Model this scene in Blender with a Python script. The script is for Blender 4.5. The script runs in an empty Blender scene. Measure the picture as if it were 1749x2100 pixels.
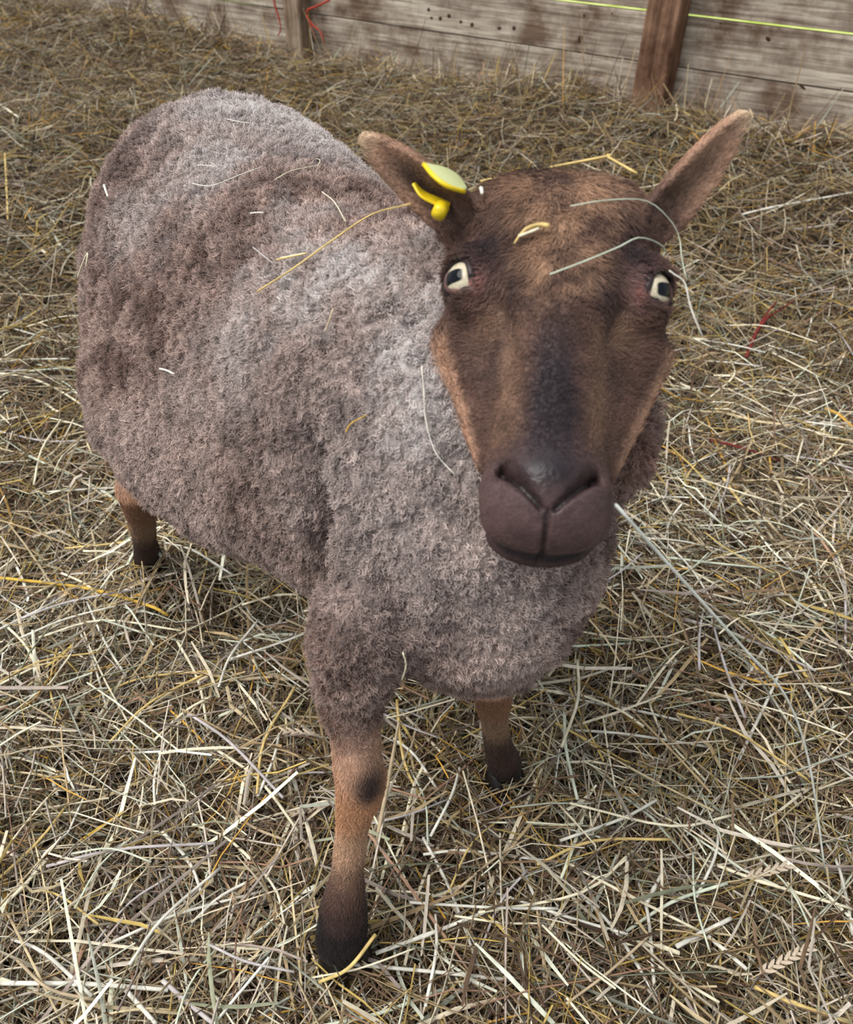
import bpy, bmesh, math, random
import numpy as np
from mathutils import Vector, Matrix, kdtree

# ------------------------------------------------------------------ scene, camera, sky, sun, exposure
sc = bpy.context.scene
COL = sc.collection
CAM_H, PITCH, FPX = 0.80, math.radians(40.0), 1752.0
cam_d = bpy.data.cameras.new('camera'); cam = bpy.data.objects.new('camera', cam_d); COL.objects.link(cam)
cam.location = (0, 0, CAM_H); cam.rotation_euler = (math.pi/2 - PITCH, 0, 0)
cam_d.sensor_fit = 'HORIZONTAL'; cam_d.sensor_width = 36.0; cam_d.lens = FPX/1749*36.0; cam_d.clip_start = 0.02
cam_d.dof.use_dof = True; cam_d.dof.focus_distance = 0.78; cam_d.dof.aperture_fstop = 13.0
sc.camera = cam

wd = bpy.data.worlds.new('overcast_sky'); sc.world = wd; wd.use_nodes = True
bg = wd.node_tree.nodes['Background']; bg.inputs[0].default_value = (0.87, 0.935, 1.0, 1); bg.inputs[1].default_value = 0.55

def area_dir(o, d): o.rotation_euler = Vector(d).to_track_quat('-Z', 'Y').to_euler()
sun_d = bpy.data.lights.new('sun', 'SUN'); sun = bpy.data.objects.new('sun', sun_d); COL.objects.link(sun)
sun_d.energy = 3.2; sun_d.angle = math.radians(46); sun_d.color = (1.0, 0.97, 0.935)
area_dir(sun, (0.55, 0.18, -1.0))

sc.view_settings.view_transform = 'Standard'; sc.view_settings.look = 'None'
sc.view_settings.gamma = 1.0; sc.view_settings.use_curve_mapping = False
sc.view_settings.exposure = 0.22
sc.cycles.max_bounces = 4; sc.cycles.diffuse_bounces = 2; sc.cycles.glossy_bounces = 2

rng = np.random.default_rng(7)
random.seed(7)

# ------------------------------------------------------------------ small helpers
FWD = np.array([0, math.cos(PITCH), -math.sin(PITCH)]); UPV = np.array([0, math.sin(PITCH), math.cos(PITCH)])
RGT = np.array([1.0, 0, 0]); CAMP = np.array([0, 0, CAM_H])
def ray(px, py): return FWD + (px-874.5)/FPX*RGT - (py-1050.0)/FPX*UPV
def P(px, py, depth): return CAMP + depth*ray(px, py)              # a measured point of the place, by its distance
def Pz(px, py, z): d = ray(px, py); return CAMP + d*((z-CAM_H)/d[2])  # ... by its height over the floor
def unit(v): v = np.asarray(v, float); return v/np.linalg.norm(v)

def tag(o, label=None, cat=None, group=None, kind=None):
    if label: o['label'] = label
    if cat: o['category'] = cat
    if group: o['group'] = group
    if kind: o['kind'] = kind
    return o
def empty(name, loc, label=None, cat=None, group=None, kind=None):
    o = bpy.data.objects.new(name, None); COL.objects.link(o); o.location = loc; o.empty_display_size = .05
    return tag(o, label, cat, group, kind)
def link_mesh(name, me, mat, parent=None, smooth=True):
    o = bpy.data.objects.new(name, me); COL.objects.link(o)
    if mat is not None: me.materials.append(mat)
    if smooth and len(me.polygons): me.polygons.foreach_set('use_smooth', np.ones(len(me.polygons), bool))
    if parent is not None:
        o.parent = parent; o.matrix_parent_inverse = Matrix.Translation(parent.location).inverted() if parent.parent is None else parent.matrix_world.inverted()
    return o
def np_mesh(name, V, faces, colors=None, alpha=None):
    """V (n,3); faces (m,k) with one k, or a list of such arrays"""
    me = bpy.data.meshes.new(name)
    if not isinstance(faces, list): faces = [faces]
    faces = [np.asarray(f, np.int32) for f in faces if len(f)]
    li = np.concatenate([f.ravel() for f in faces]); tot = np.concatenate([np.full(len(f), f.shape[1], np.int32) for f in faces])
    me.vertices.add(len(V)); me.vertices.foreach_set('co', np.asarray(V, np.float32).ravel())
    me.loops.add(len(li)); me.loops.foreach_set('vertex_index', li)
    me.polygons.add(len(tot)); me.polygons.foreach_set('loop_start', np.concatenate([[0], np.cumsum(tot)[:-1]]).astype(np.int32))
    me.polygons.foreach_set('loop_total', tot)
    if colors is not None:
        a = me.color_attributes.new('Col', 'FLOAT_COLOR', 'POINT')
        c = np.ones((len(V), 4), np.float32); c[:, :3] = colors
        if alpha is not None: c[:, 3] = alpha
        a.data.foreach_set('color', c.ravel())
    me.update(calc_edges=True); me.validate()
    return me
def smoothstep(a, b, x): t = np.clip((x-a)/(b-a), 0, 1); return t*t*(3-2*t)
def mix(a, b, w): w = np.asarray(w)[..., None]; return np.asarray(a)*(1-w) + np.asarray(b)*w

def _hash(ix, iy, iz, seed):
    h = (ix.astype(np.int64)*374761393 + iy.astype(np.int64)*668265263 + iz.astype(np.int64)*2147483647 + seed*974711) & 0xffffffff
    h = ((h ^ (h >> 13))*1274126177) & 0xffffffff
    h = ((h ^ (h >> 16))*2246822519) & 0xffffffff
    return ((h ^ (h >> 15)) & 0xffff)/65535.0
def noise3(p, scale, seed=0):
    """smooth value noise in -1..1"""
    q = np.asarray(p)/scale; i = np.floor(q); f = q-i; f = f*f*f*(f*(f*6-15)+10); i = i.astype(np.int64); r = 0
    for dx in (0, 1):
        for dy in (0, 1):
            for dz in (0, 1):
                w = (f[:, 0] if dx else 1-f[:, 0])*(f[:, 1] if dy else 1-f[:, 1])*(f[:, 2] if dz else 1-f[:, 2])
                r = r + w*_hash(i[:, 0]+dx, i[:, 1]+dy, i[:, 2]+dz, seed)
    return r*2-1
def fbm(p, scale, seed=0, oct=3):
    r = 0; a = 1; s = 0
    for k in range(oct): r = r + a*noise3(p, scale/2**k, seed+17*k); s += a; a *= .55
    return r/s

# ------------------------------------------------------------------ materials
def new_mat(name, rough=0.8, spec=0.2):
    m = bpy.data.materials.new(name); m.use_nodes = True
    b = m.node_tree.nodes['Principled BSDF']; b.inputs['Roughness'].default_value = rough
    b.inputs['Specular IOR Level'].default_value = spec
    return m, m.node_tree.nodes, m.node_tree.links, b
def ramp(nodes, stops):
    r = nodes.new('ShaderNodeValToRGB'); e = r.color_ramp.elements
    while len(e) > 1: e.remove(e[-1])
    e[0].position = stops[0][0]; e[0].color = (*stops[0][1], 1)
    for p, c in stops[1:]: x = e.new(p); x.color = (*c, 1)
    return r
def plain_mat(name, col, rough=.6, spec=.3, noise_amt=.25, scale=60):
    m, N, L, b = new_mat(name, rough, spec)
    t = N.new('ShaderNodeTexNoise'); t.inputs['Scale'].default_value = scale; t.inputs['Detail'].default_value = 4
    tc = N.new('ShaderNodeTexCoord'); L.new(tc.outputs['Object'], t.inputs['Vector'])
    r = ramp(N, [(.3, tuple(c*(1-noise_amt) for c in col)), (.7, tuple(min(1, c*(1+noise_amt)) for c in col))])
    L.new(t.outputs['Fac'], r.inputs[0]); L.new(r.outputs[0], b.inputs['Base Color'])
    return m
def attr_mat(name, rough=.7, spec=.2, bump=0.0, scale=300, amt=.2, trans=0.0):
    m, N, L, b = new_mat(name, rough, spec)
    a = N.new('ShaderNodeAttribute'); a.attribute_name = 'Col'
    t = N.new('ShaderNodeTexNoise'); t.inputs['Scale'].default_value = scale; t.inputs['Detail'].default_value = 3
    tc = N.new('ShaderNodeTexCoord'); L.new(tc.outputs['Object'], t.inputs['Vector'])
    mr = N.new('ShaderNodeMapRange'); mr.inputs[1].default_value = .25; mr.inputs[2].default_value = .75
    mr.inputs[3].default_value = 1-amt; mr.inputs[4].default_value = 1+amt; L.new(t.outputs['Fac'], mr.inputs[0])
    mx = N.new('ShaderNodeVectorMath'); mx.operation = 'SCALE'; L.new(a.outputs['Color'], mx.inputs[0]); L.new(mr.outputs[0], mx.inputs['Scale'])
    L.new(mx.outputs[0], b.inputs['Base Color'])
    if bump:
        bp = N.new('ShaderNodeBump'); bp.inputs['Strength'].default_value = bump; bp.inputs['Distance'].default_value = .002
        L.new(t.outputs['Fac'], bp.inputs['Height']); L.new(bp.outputs[0], b.inputs['Normal'])
    return m
# ------------------------------------------------------------------ the sheep: one continuous implicit surface
def ell(q, c, r):
    r = np.asarray(r, float); p = q-np.asarray(c); k0 = np.linalg.norm(p/r, axis=1); k1 = np.linalg.norm(p/(r*r), axis=1)+1e-9
    return k0*(k0-1.0)/k1
def rcone(q, a, b, r1, r2):
    a = np.asarray(a, float); ba = np.asarray(b, float)-a; p = q-a
    h = np.clip(p@ba/(ba@ba), 0, 1); return np.linalg.norm(p-h[:, None]*ba, axis=1)-(r1+(r2-r1)*h)
def smin(a, b, k): h = np.clip(.5+.5*(b-a)/k, 0, 1); return b*(1-h)+a*h-k*h*(1-h)
def smax(a, b, k): return -smin(-a, -b, k)
def chain(q, pts, rad, k):
    d = None
    for i in range(len(pts)-1):
        e = rcone(q, pts[i], pts[i+1], rad[i], rad[i+1]); d = e if d is None else np.minimum(d, e)
    return d

# head frame: x to the picture's right, t down the face, n out of the face; millimetres
HK = .84                                                           # size of the head
F0 = P(1150, 572, .530*HK); F1 = P(1128, 1000, .484*HK)
HF = unit(F1-F0); HX = unit(np.array([1.0, .0, .045])); HX = unit(HX-HF*(HX@HF)); HN = np.cross(HF, HX)
if HN@(CAMP-F0) < 0: HN = -HN
HM = np.stack([HX, HF, HN], 1)
def to_head(p): return (p-F0)@HM*(1000.0/HK)
def from_head(q): return F0+np.asarray(q, float)*(HK/1000.0)@HM.T

# body frame: s from chest to rump, w to the picture's left, z up; metres
B0 = np.array([.028, .480, 0]); BD = unit([-.255, .43, 0]); BW = np.array([-BD[1], BD[0], 0]); BW = BW if BW[0] < 0 else -BW
BM = np.stack([BD, BW, [0, 0, 1]], 1)
def to_body(p): return (p-B0)@BM
def from_body(q): return B0+np.asarray(q, float)@BM.T

def d_body(p):
    q = to_body(p)
    d = ell(q, (.25, .0, .415), (.28, .145, .150))
    d = smin(d, ell(q, (.30, .012, .362), (.26, .188, .125)), .05)
    d = smin(d, ell(q, (.43, .0, .425), (.175, .150, .155)), .05)
    d = smin(d, ell(q, (.07, .0, .405), (.165, .116, .140)), .05)
    d = smin(d, ell(q, (-.01, -.005, .355), (.085, .092, .110)), .04)
    a = from_head((0, -50, -80))
    d = smin(d, rcone(p, from_body((.10, 0, .47)), a, .100, .050), .05)
    d = smin(d, rcone(p, from_body((.02, 0, .40)), from_head((0, 10, -105)), .090, .038), .04)
    d = smin(d, rcone(p, P(1278, 925, .525), P(1225, 900, .56), .017, .045), .03)     # throat
    return d

LEG_A = [Pz(735, 1290, .355), Pz(722, 1400, .300), Pz(727, 1500, .262), Pz(737, 1605, .222), Pz(722, 1700, .165), Pz(712, 1790, .110), Pz(704, 1870, .066), Pz(700, 1925, .040)]
RAD_A = [.035, .0265, .0190, .0178, .0122, .0128, .0200, .0215]
LEG_B = [Pz(985, 1270, .340), Pz(1003, 1360, .255), Pz(1010, 1420, .205), Pz(1014, 1480, .150), Pz(1022, 1530, .085), Pz(1034, 1565, .045)]
RAD_B = [.040, .0260, .0170, .0112, .0128, .0165]
LEG_C = [from_body((.40, .10, .30)), Pz(286, 1000, .235), Pz(290, 1060, .175), Pz(297, 1110, .100), Pz(305, 1150, .045)]
RAD_C = [.080, .024, .0150, .0125, .0170]
LEG_D = [from_body((.44, -.09, .30)), from_body((.47, -.095, .20)), from_body((.50, -.095, .16)), from_body((.475, -.095, .09)), from_body((.46, -.095, .035))]
RAD_D = [.080, .032, .0165, .0135, .0210]
LEGS = [(LEG_A, RAD_A), (LEG_B, RAD_B), (LEG_C, RAD_C), (LEG_D, RAD_D)]
def d_legs(p):
    d = None
    for pts, rad in LEGS:
        e = chain(p, pts, rad, .012); d = e if d is None else np.minimum(d, e)
    k = rcone(p, Pz(758, 1598, .226), Pz(752, 1640, .205), .009, .007)
    d = smin(d, k, .012)
    return d

EYE = {-1: np.array([-59.0, -12.0, -27.0]), 1: np.array([59.0, -12.0, -27.0])}; EYE_R = 14.0
GAZE = {-1: np.array([-.72, .02, .70]), 1: np.array([.72, .02, .70])}
# ears: base, tip, opening direction (head frame, mm)
EARS = {-1: dict(a=np.array([-55., -66, -40]), b=to_head(P(738, 281, .585*HK)), o=np.array([-.25, .75, .45]), w=18.0),
         1: dict(a=np.array([55., -66, -40]), b=to_head(P(1538, 234, .585*HK)), o=np.array([.24, .78, .38]), w=18.5)}
for s in EARS:
    e = EARS[s]; e['L'] = np.linalg.norm(e['b']-e['a']); e['ax'] = (e['b']-e['a'])/e['L']
    e['oc'] = unit(e['o']-e['ax']*(e['o']@e['ax'])); e['bx'] = np.cross(e['ax'], e['oc'])
def ear_uvw(h, s):
    e = EARS[s]; q = h-e['a']; return q@e['ax'], q@e['bx'], q@e['oc']
def d_ear(h, s):
    e = EARS[s]; a, b, c = ear_uvw(h, s); u = np.clip(a/e['L'], -.25, 1)
    w = e['w']*np.where(u < .35, .70+.30*np.sin(np.clip((u+.1)/.45, 0, 1)*math.pi/2), np.sqrt(np.clip(1-((u-.35)/.65)**2.0, 0, 1))*.80+.20*(1-np.clip(u-.35, 0, 1)/.65))
    cup = 12.0*(1-.55*np.clip(u, 0, 1)); c0 = cup*(b/e['w'])**2*1.1-cup*.55
    th = 3.3
    d = smax(np.abs(c-c0)*.8-th, np.abs(b)-w, 2.5)
    d = smax(d, a-e['L'], 3.0); d = smax(d, -a-14, 3.0)
    d = smin(d, rcone(h, e['a']-e['ax']*14-e['oc']*5, e['a']+e['ax']*14-e['oc']*4, 15, 9), 8.0)
    return d

def d_head(p, fine=True):
    h = to_head(p); ab = h.copy(); ab[:, 0] = np.where(ab[:, 0] > 0, ab[:, 0]*(1-.07*smoothstep(-10, 20, h[:, 1])), -ab[:, 0])
    d = ell(h, (0, -60, -44), (60, 44, 42))
    d = smin(d, ell(ab, (34, -78, -48), (28, 25, 27)), 14)
    d = smin(d, ell(h, (0, -10, -34), (50, 70, 33)), 14)
    d = smin(d, ell(ab, (54, -16, -32), (21, 27, 21)), 12)                         # brow and orbit
    d = smin(d, rcone(h, (0, 20, -26), (0, 122, -22), 25, 20), 14)                 # nose bridge
    d = smin(d, rcone(h, (0, 25, -52), (0, 122, -38), 42, 33), 14)
    d = smin(d, rcone(ab, (49, 12, -62), (29, 98, -58), 25, 15), 14)               # cheeks and jaw
    d = smin(d, ell(h, (0, 136, -33), (39, 31, 26)), 18)                           # muzzle
    d = smin(d, ell(ab, (14, 148, -40), (22, 14, 18)), 8)                          # upper lip
    d = smin(d, ell(h, (0, 150, -60), (34, 19, 13)), 1.5)                          # lower lip
    d = smax(d, -ell(ab, (37, 42, -17), (9, 34, 9)), 12)                            # hollow beside the nose
    for s in (-1, 1): d = smin(d, d_ear(h, s), 7.0)
    if fine:
        # nostrils: two slits that fall towards the middle and form a V
        for s in (-1, 1):
            a = np.array([26.0*s, 126, 0]); b = np.array([4.0*s, 149, 0])
            q2 = h.copy(); ba = (b-a)[:2]; pp = h[:, :2]-a[:2]; t = np.clip(pp@ba/(ba@ba), 0, 1); dist = np.linalg.norm(pp-t[:, None]*ba, axis=1)
            wd_ = 1.9+2.4*(1-t); g = smoothstep(-46, -40, h[:, 2])
            d = d+g*(3.5+7.0*(1-t)**2)*np.exp(-(dist/wd_)**2)
            d = d-g*1.5*np.exp(-((pp@np.array([-ba[1], ba[0]])*s/np.linalg.norm(ba)+6)/4)**2)*(t > 0)*(t < 1)*0
        # philtrum and mouth line
        g = smoothstep(147, 153, h[:, 1])*(h[:, 2] > -58)
        d = d+g*2.6*np.exp(-(h[:, 0]/1.8)**2)
        # eye sockets
        for s in (-1, 1):
            e = EYE[s]; g = unit(GAZE[s]); rel = h-e; al = rel@g; rad = np.sqrt(np.maximum((rel*rel).sum(1)-al*al, 0))
            d = d-1.6*np.exp(-((rad-11.5)/2.6)**2)*(al > 0)                  # lids
            rr = (h-e-g*4.5); cut = np.linalg.norm(rr/np.array([1.0, 1.12, 1.0]), axis=1)-EYE_R*.90
            d = smax(d, -cut, 1.2)
            d = smin(d, rcone(h, e+np.array([-s*7., -13.5, 15.]), e+np.array([s*13., -10.5, 7.]), 2.6, 2.4), 2.0)     # upper lid
            d = smin(d, rcone(h, e+np.array([-s*8., 13., 13.]), e+np.array([s*10., 14.5, 5.]), 1.6, 1.6), 2.0)
    return d*(HK/1000.0)

def d_sheep(p, fine=True): 
    d = smin(d_body(p), d_legs(p), .030)
    return smin(d, d_head(p, fine), .022)

def surface_nets(f, lo, hi, h, B=4):
    n = np.ceil((hi-lo)/(h*B)).astype(int); H = h*B
    I = np.stack(np.meshgrid(*[np.arange(k) for k in n], indexing='ij'), -1).reshape(-1, 3)
    ctr = lo+(I+.5)*H; dist = f(ctr); I = I[np.abs(dist) < H*1.6]
    N = n*B+1; F = np.full(N, 1.0, np.float32); seen = np.zeros(N, bool)
    off = np.stack(np.meshgrid(*[np.arange(B+1)]*3, indexing='ij'), -1).reshape(-1, 3)
    G = (I[:, None, :]*B+off[None]).reshape(-1, 3); key = (G[:, 0]*N[1]+G[:, 1])*N[2]+G[:, 2]; key = np.unique(key)
    G = np.stack([key//(N[1]*N[2]), key//N[2] % N[1], key % N[2]], 1)
    v = np.empty(len(G), np.float32)
    for k in range(0, len(G), 400000): v[k:k+400000] = f(lo+G[k:k+400000]*h)
    # far-inside blocks: fill by the coarse sign
    Fc = (dist < 0).reshape(n); F[:-1, :-1, :-1] = np.where(np.repeat(np.repeat(np.repeat(Fc, B, 0), B, 1), B, 2), -1, 1)
    F.ravel()[key] = v
    ins = F < 0
    c = [ins[a:N[0]-1+a, b:N[1]-1+b, g:N[2]-1+g] for a in (0, 1) for b in (0, 1) for g in (0, 1)]
    anyc = np.logical_or.reduce(c); allc = np.logical_and.reduce(c); act = anyc & ~allc
    C = np.argwhere(act); idx = np.full(act.shape, -1, np.int32); idx[act] = np.arange(len(C))
    cv = np.stack([F[C[:, 0]+a, C[:, 1]+b, C[:, 2]+g] for a in (0, 1) for b in (0, 1) for g in (0, 1)], 1)
    co = np.array([(a, b, g) for a in (0, 1) for b in (0, 1) for g in (0, 1)], float)
    acc = np.zeros((len(C), 3)); cnt = np.zeros(len(C))
    for i in range(8):
        for j in range(i+1, 8):
            if np.abs(co[i]-co[j]).sum() == 1:
                m = (cv[:, i] < 0) != (cv[:, j] < 0); t = cv[:, i]/(cv[:, i]-cv[:, j]+1e-12)
                pt = co[i]+np.clip(t, 0, 1)[:, None]*(co[j]-co[i]); acc[m] += pt[m]; cnt[m] += 1
    V = lo+(C+acc/np.maximum(cnt, 1)[:, None])*h
    Q = []
    for ax in range(3):
        s0 = [slice(1, -1)]*3; s1 = [slice(1, -1)]*3; s0[ax] = slice(0, -1); s1[ax] = slice(1, None)
        A = ins[tuple(s0)]; Bq = ins[tuple(s1)]; E = np.argwhere(A != Bq)
        o = np.array([1, 1, 1]); o[ax] = 0; G = E+o; flip = A[tuple(E.T)]
        u, w = (ax+1) % 3, (ax+2) % 3; cs = []
        for du, dw in ((0, 0), (-1, 0), (-1, -1), (0, -1)):
            g = G.copy(); g[:, u] += du; g[:, w] += dw; cs.append(idx[g[:, 0], g[:, 1], g[:, 2]])
        q = np.stack(cs, 1); q[~flip] = q[~flip][:, ::-1]; Q.append(q[(q >= 0).all(1)])
    return V, np.concatenate(Q)

def grad(f, p, e=.0006):
    g = np.stack([f(p+np.eye(3)[i]*e)-f(p-np.eye(3)[i]*e) for i in range(3)], 1)
    return g/(2*e)
def project(f, p, it=3, cap=.003):
    for _ in range(it):
        d = f(p); g = grad(f, p); g2 = np.maximum((g*g).sum(1), .15)
        step = np.clip(d/g2, -cap, cap); p = p-g*step[:, None]
    return p
def split_quads(V, Q, sel):
    """1-to-4 split of the chosen quads; neighbours with split edges become fans"""
    E = np.stack([Q, np.roll(Q, -1, 1)], 2); E = np.sort(E, 2)
    key = E[..., 0].astype(np.int64)*len(V)+E[..., 1]
    ks = np.unique(key[sel]); mid = {}
    base = len(V); mpos = (V[ks//len(V)]+V[ks % len(V)])/2
    ei = np.searchsorted(ks, key); ei = np.clip(ei, 0, len(ks)-1); has = ks[ei] == key; mi = np.where(has, base+ei, -1)
    S = np.where(sel)[0]; cpos = V[Q[S]].mean(1); cbase = base+len(ks); ci = cbase+np.arange(len(S))
    newq = []
    for k in range(4): newq.append(np.stack([Q[S, k], mi[S, k], ci, mi[S, (k+3) % 4]], 1))
    keep = ~sel & ~has.any(1); quads = np.concatenate([Q[keep]]+newq)
    tris = []
    T = np.where(~sel & has.any(1))[0]; polys = {}
    for i in T:
        lp = []
        for k in range(4):
            lp.append(Q[i, k])
            if mi[i, k] >= 0: lp.append(mi[i, k])
        polys.setdefault(len(lp), []).append(lp)
    return np.concatenate([V, mpos, cpos]), quads, [np.array(v, np.int32) for v in polys.values()]

LO = np.array([-.52, .22, -.02]); HI = np.array([.36, 1.16, .72])
SV, SQ = surface_nets(d_sheep, LO, HI, .0034)
hd = d_head(SV, False); bd = np.minimum(d_body(SV), d_legs(SV))
selv = (hd < bd+.004)
SV, SQ, SP = split_quads(SV, SQ, selv[SQ].any(1))
_h = to_head(SV); _e = np.minimum(np.linalg.norm(_h-EYE[-1], axis=1), np.linalg.norm(_h-EYE[1], axis=1)) < 24
_e |= (_h[:, 1] > 112) & (_h[:, 2] > -85) & (d_head(SV, False) < d_body(SV)-.006)
_in = np.ones(len(SV), bool)
for f in SP: _in[f.ravel()] = False
SV, SQ, SP2 = split_quads(SV, SQ, _e[SQ].all(1) & _in[SQ].all(1)); SP = SP+SP2
hd = d_head(SV, False); bd = np.minimum(d_body(SV), d_legs(SV)); _m = hd < bd+.012; SV[_m] = project(d_sheep, SV[_m], 3)


# ------------------------------------------------------------------ coat colours (linear rgb) from the place on the animal
def srgb(r, g, b): c = np.array([r, g, b])/255.0; return np.where(c <= .04045, c/12.92, ((c+.055)/1.055)**2.4)
C_BROWN, C_GINGER, C_DARK, C_NOSE = srgb(97, 72, 62), srgb(158, 124, 102), srgb(46, 34, 38), srgb(38, 31, 37)
C_BLOND, C_MUZZ, C_BLACK, C_PALE = srgb(174, 138, 110), srgb(86, 66, 64), srgb(32, 25, 26), srgb(205, 178, 148)
W_MID, W_DARK, W_LIGHT = srgb(184, 158, 146), srgb(120, 92, 80), srgb(226, 216, 212)
_skin = {}
def skin_at(px, py):
    """first point of the animal on the line through a point of the photograph"""
    k = (px, py)
    if k not in _skin:
        d = ray(px, py); d = d/np.linalg.norm(d); t = .25; _skin[k] = None
        for _ in range(90):
            x = CAMP+d*t; e = d_sheep(x[None], False)[0]
            if e < .0006: _skin[k] = x; break
            t += max(e*.8, .0008)
            if t > 2: break
    return _skin[k]

def ear_mid(s, u, b):
    cup = 12.0*(1-.55*np.clip(u, 0, 1)); return cup*(b/EARS[s]['w'])**2*1.1-cup*.55
def coat(p):
    """wool weight, fur length (mm), naked-skin weight, colour"""
    h = to_head(p); dh = d_head(p, False); db = d_body(p); dl = d_legs(p)
    n1 = fbm(p, .018, 5); n2 = fbm(p, .006, 9); n3 = fbm(p, .09, 21)
    wool = smoothstep(-.004, .010, dh-np.minimum(db, dl)+.003*n1)
    leg = dl < np.minimum(db, dh+.004)
    wool = np.where(leg, smoothstep(.228, .318, p[:, 2]+.016*n1), wool)
    x, t, n = h[:, 0], h[:, 1], h[:, 2]; ax = np.abs(x)
    # head
    c = np.tile(C_BROWN, (len(p), 1))
    c = mix(c, C_BLOND, .85*np.exp(-(ax/38)**2)*smoothstep(45, -5, t)*smoothstep(-.25, .45, n1+.3*n2+.1))
    c = mix(c, C_DARK, .95*np.exp(-((ax-46)/15)**2-((t+30)/30)**2))
    c = mix(c, C_DARK, .8*np.exp(-((ax-27)/9)**2-((t-4)/22)**2)); c = mix(c, C_BLOND*.8, .5*np.exp(-((ax-40)/9)**2-((t-22)/16)**2)); c = mix(c, C_DARK, .6*np.exp(-((ax-36)/8)**2-((t-46)/18)**2))
    c = mix(c, C_NOSE, .93*smoothstep(29, 12, ax+.11*(130-t)+4*n1)*smoothstep(0, 65, t))
    c = mix(c, C_BLOND*.8, .42*smoothstep(-.5, .4, n1+.4)*np.exp(-((ax-27)/7)**2)*smoothstep(15, 45, t)*smoothstep(118, 95, t))
    c = mix(c, C_BROWN*.75, .7*smoothstep(36, 46, ax)*smoothstep(10, 40, t)*smoothstep(-55, -30, n))
    c = mix(c, C_GINGER*1.6, .88*smoothstep(-44, -56, n)*smoothstep(0, 25, t)*smoothstep(112, 100, t))
    c = mix(c, C_MUZZ, smoothstep(100, 128, t+8*n1)*(1-.75*np.exp(-(ax/19)**2)*smoothstep(140, 122, t)))
    c = mix(c, C_NOSE*.75, .9*np.exp(-(ax/24)**2-((t-128)/17)**2))
    c = mix(c, C_BLACK*.6, .9*np.exp(-((t-126-(26-ax)*1.05)/3.2)**2)*(ax < 29)*smoothstep(0, 5, ax)*(n > -50))
    c = mix(c, C_BLACK, .6*np.exp(-(ax/1.6)**2)*smoothstep(146, 150, t))
    c = mix(c, C_BLACK, .9*np.exp(-((n+53)/3.5)**2)*smoothstep(125, 140, t)); c = mix(c, C_MUZZ*.55, smoothstep(-54, -58, n)*smoothstep(125, 138, t))
    c = mix(c, C_DARK*.7, .7*smoothstep(-90, -104, t)*np.exp(-(ax/40)**2))
    for s in (-1, 1):
        a, b, cc = ear_uvw(h, s); L = EARS[s]['L']; u = a/L; on = (u > .12)*(d_ear(h, s) < 2.0)
        ec = mix(np.tile(C_GINGER*(1.0 if s < 0 else 1.15), (len(p), 1)), C_BROWN*1.15, smoothstep(.5, .15, u)); ec = mix(ec, C_BLACK, (.9 if s < 0 else .45)*smoothstep(-.5, 1.5, cc-ear_mid(s, u, b))*smoothstep(.85, .5, u)*np.exp(-((b-1)/8)**2)); ec = mix(ec, C_PALE, smoothstep(.80, 1.0, u))
        c = mix(c, ec, on*smoothstep(.12, .3, u))
        e = EYE[s]; r = np.linalg.norm(h-e, axis=1)
        c = mix(c, srgb(122, 92, 90), .7*np.exp(-np.linalg.norm((h-e-np.array([-s*12, 4., 9.]))/np.array([11, 14, 12.]), axis=1)**2))
        c = mix(c, C_BLACK, smoothstep(EYE_R+5.0, EYE_R+2.2, r+.0*n))
        c = mix(c, srgb(160, 108, 98), .8*np.exp(-np.linalg.norm((h-e-np.array([-s*9.5, 8., 12.]))/np.array([3.5, 6, 6.]), axis=1)**2))
    head_c = c*(1+.28*n2+.22*n1)[:, None]
    # legs
    z = p[:, 2]+.01*n1
    lc = mix(np.tile(C_BROWN, (len(p), 1)), C_GINGER*1.5, smoothstep(.30, .245, z)); lc = mix(lc, srgb(184, 136, 102), smoothstep(.245, .215, z)); lc = mix(lc, srgb(184, 148, 120), smoothstep(.19, .16, z))
    lc = mix(lc, C_BROWN*.9, smoothstep(.15, .10, z)); lc = mix(lc, C_BLACK, np.where(p[:, 1] > .42, smoothstep(.07, .03, z), smoothstep(.105, .06, z)))
    for (px, py, rr_) in ((764, 1602, .0135), (754, 1630, .010), (1028, 1425, .020)):
        k_ = skin_at(px, py)
        if k_ is not None: lc = mix(lc, C_BLACK, .95*np.exp(-(np.linalg.norm(p-k_, axis=1)/rr_)**2.5))
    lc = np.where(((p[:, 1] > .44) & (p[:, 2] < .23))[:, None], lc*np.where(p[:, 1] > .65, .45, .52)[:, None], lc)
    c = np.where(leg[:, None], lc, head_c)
    # fleece
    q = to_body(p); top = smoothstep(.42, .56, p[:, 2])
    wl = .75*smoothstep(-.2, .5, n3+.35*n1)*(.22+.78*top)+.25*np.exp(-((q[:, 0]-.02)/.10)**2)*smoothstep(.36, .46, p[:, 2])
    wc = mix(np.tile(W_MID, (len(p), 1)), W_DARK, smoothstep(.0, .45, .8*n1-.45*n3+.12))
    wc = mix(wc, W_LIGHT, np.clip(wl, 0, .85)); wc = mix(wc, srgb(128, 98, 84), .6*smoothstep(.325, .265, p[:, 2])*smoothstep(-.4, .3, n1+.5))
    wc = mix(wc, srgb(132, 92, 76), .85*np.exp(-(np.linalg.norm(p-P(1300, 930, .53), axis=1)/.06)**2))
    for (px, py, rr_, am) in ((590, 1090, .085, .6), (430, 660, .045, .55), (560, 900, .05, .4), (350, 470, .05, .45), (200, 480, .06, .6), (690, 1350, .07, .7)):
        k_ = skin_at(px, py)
        if k_ is not None: wc = mix(wc, W_DARK, am*np.exp(-(np.linalg.norm(p-k_, axis=1)/rr_)**2)*smoothstep(-.6, .4, n1+.2))
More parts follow.
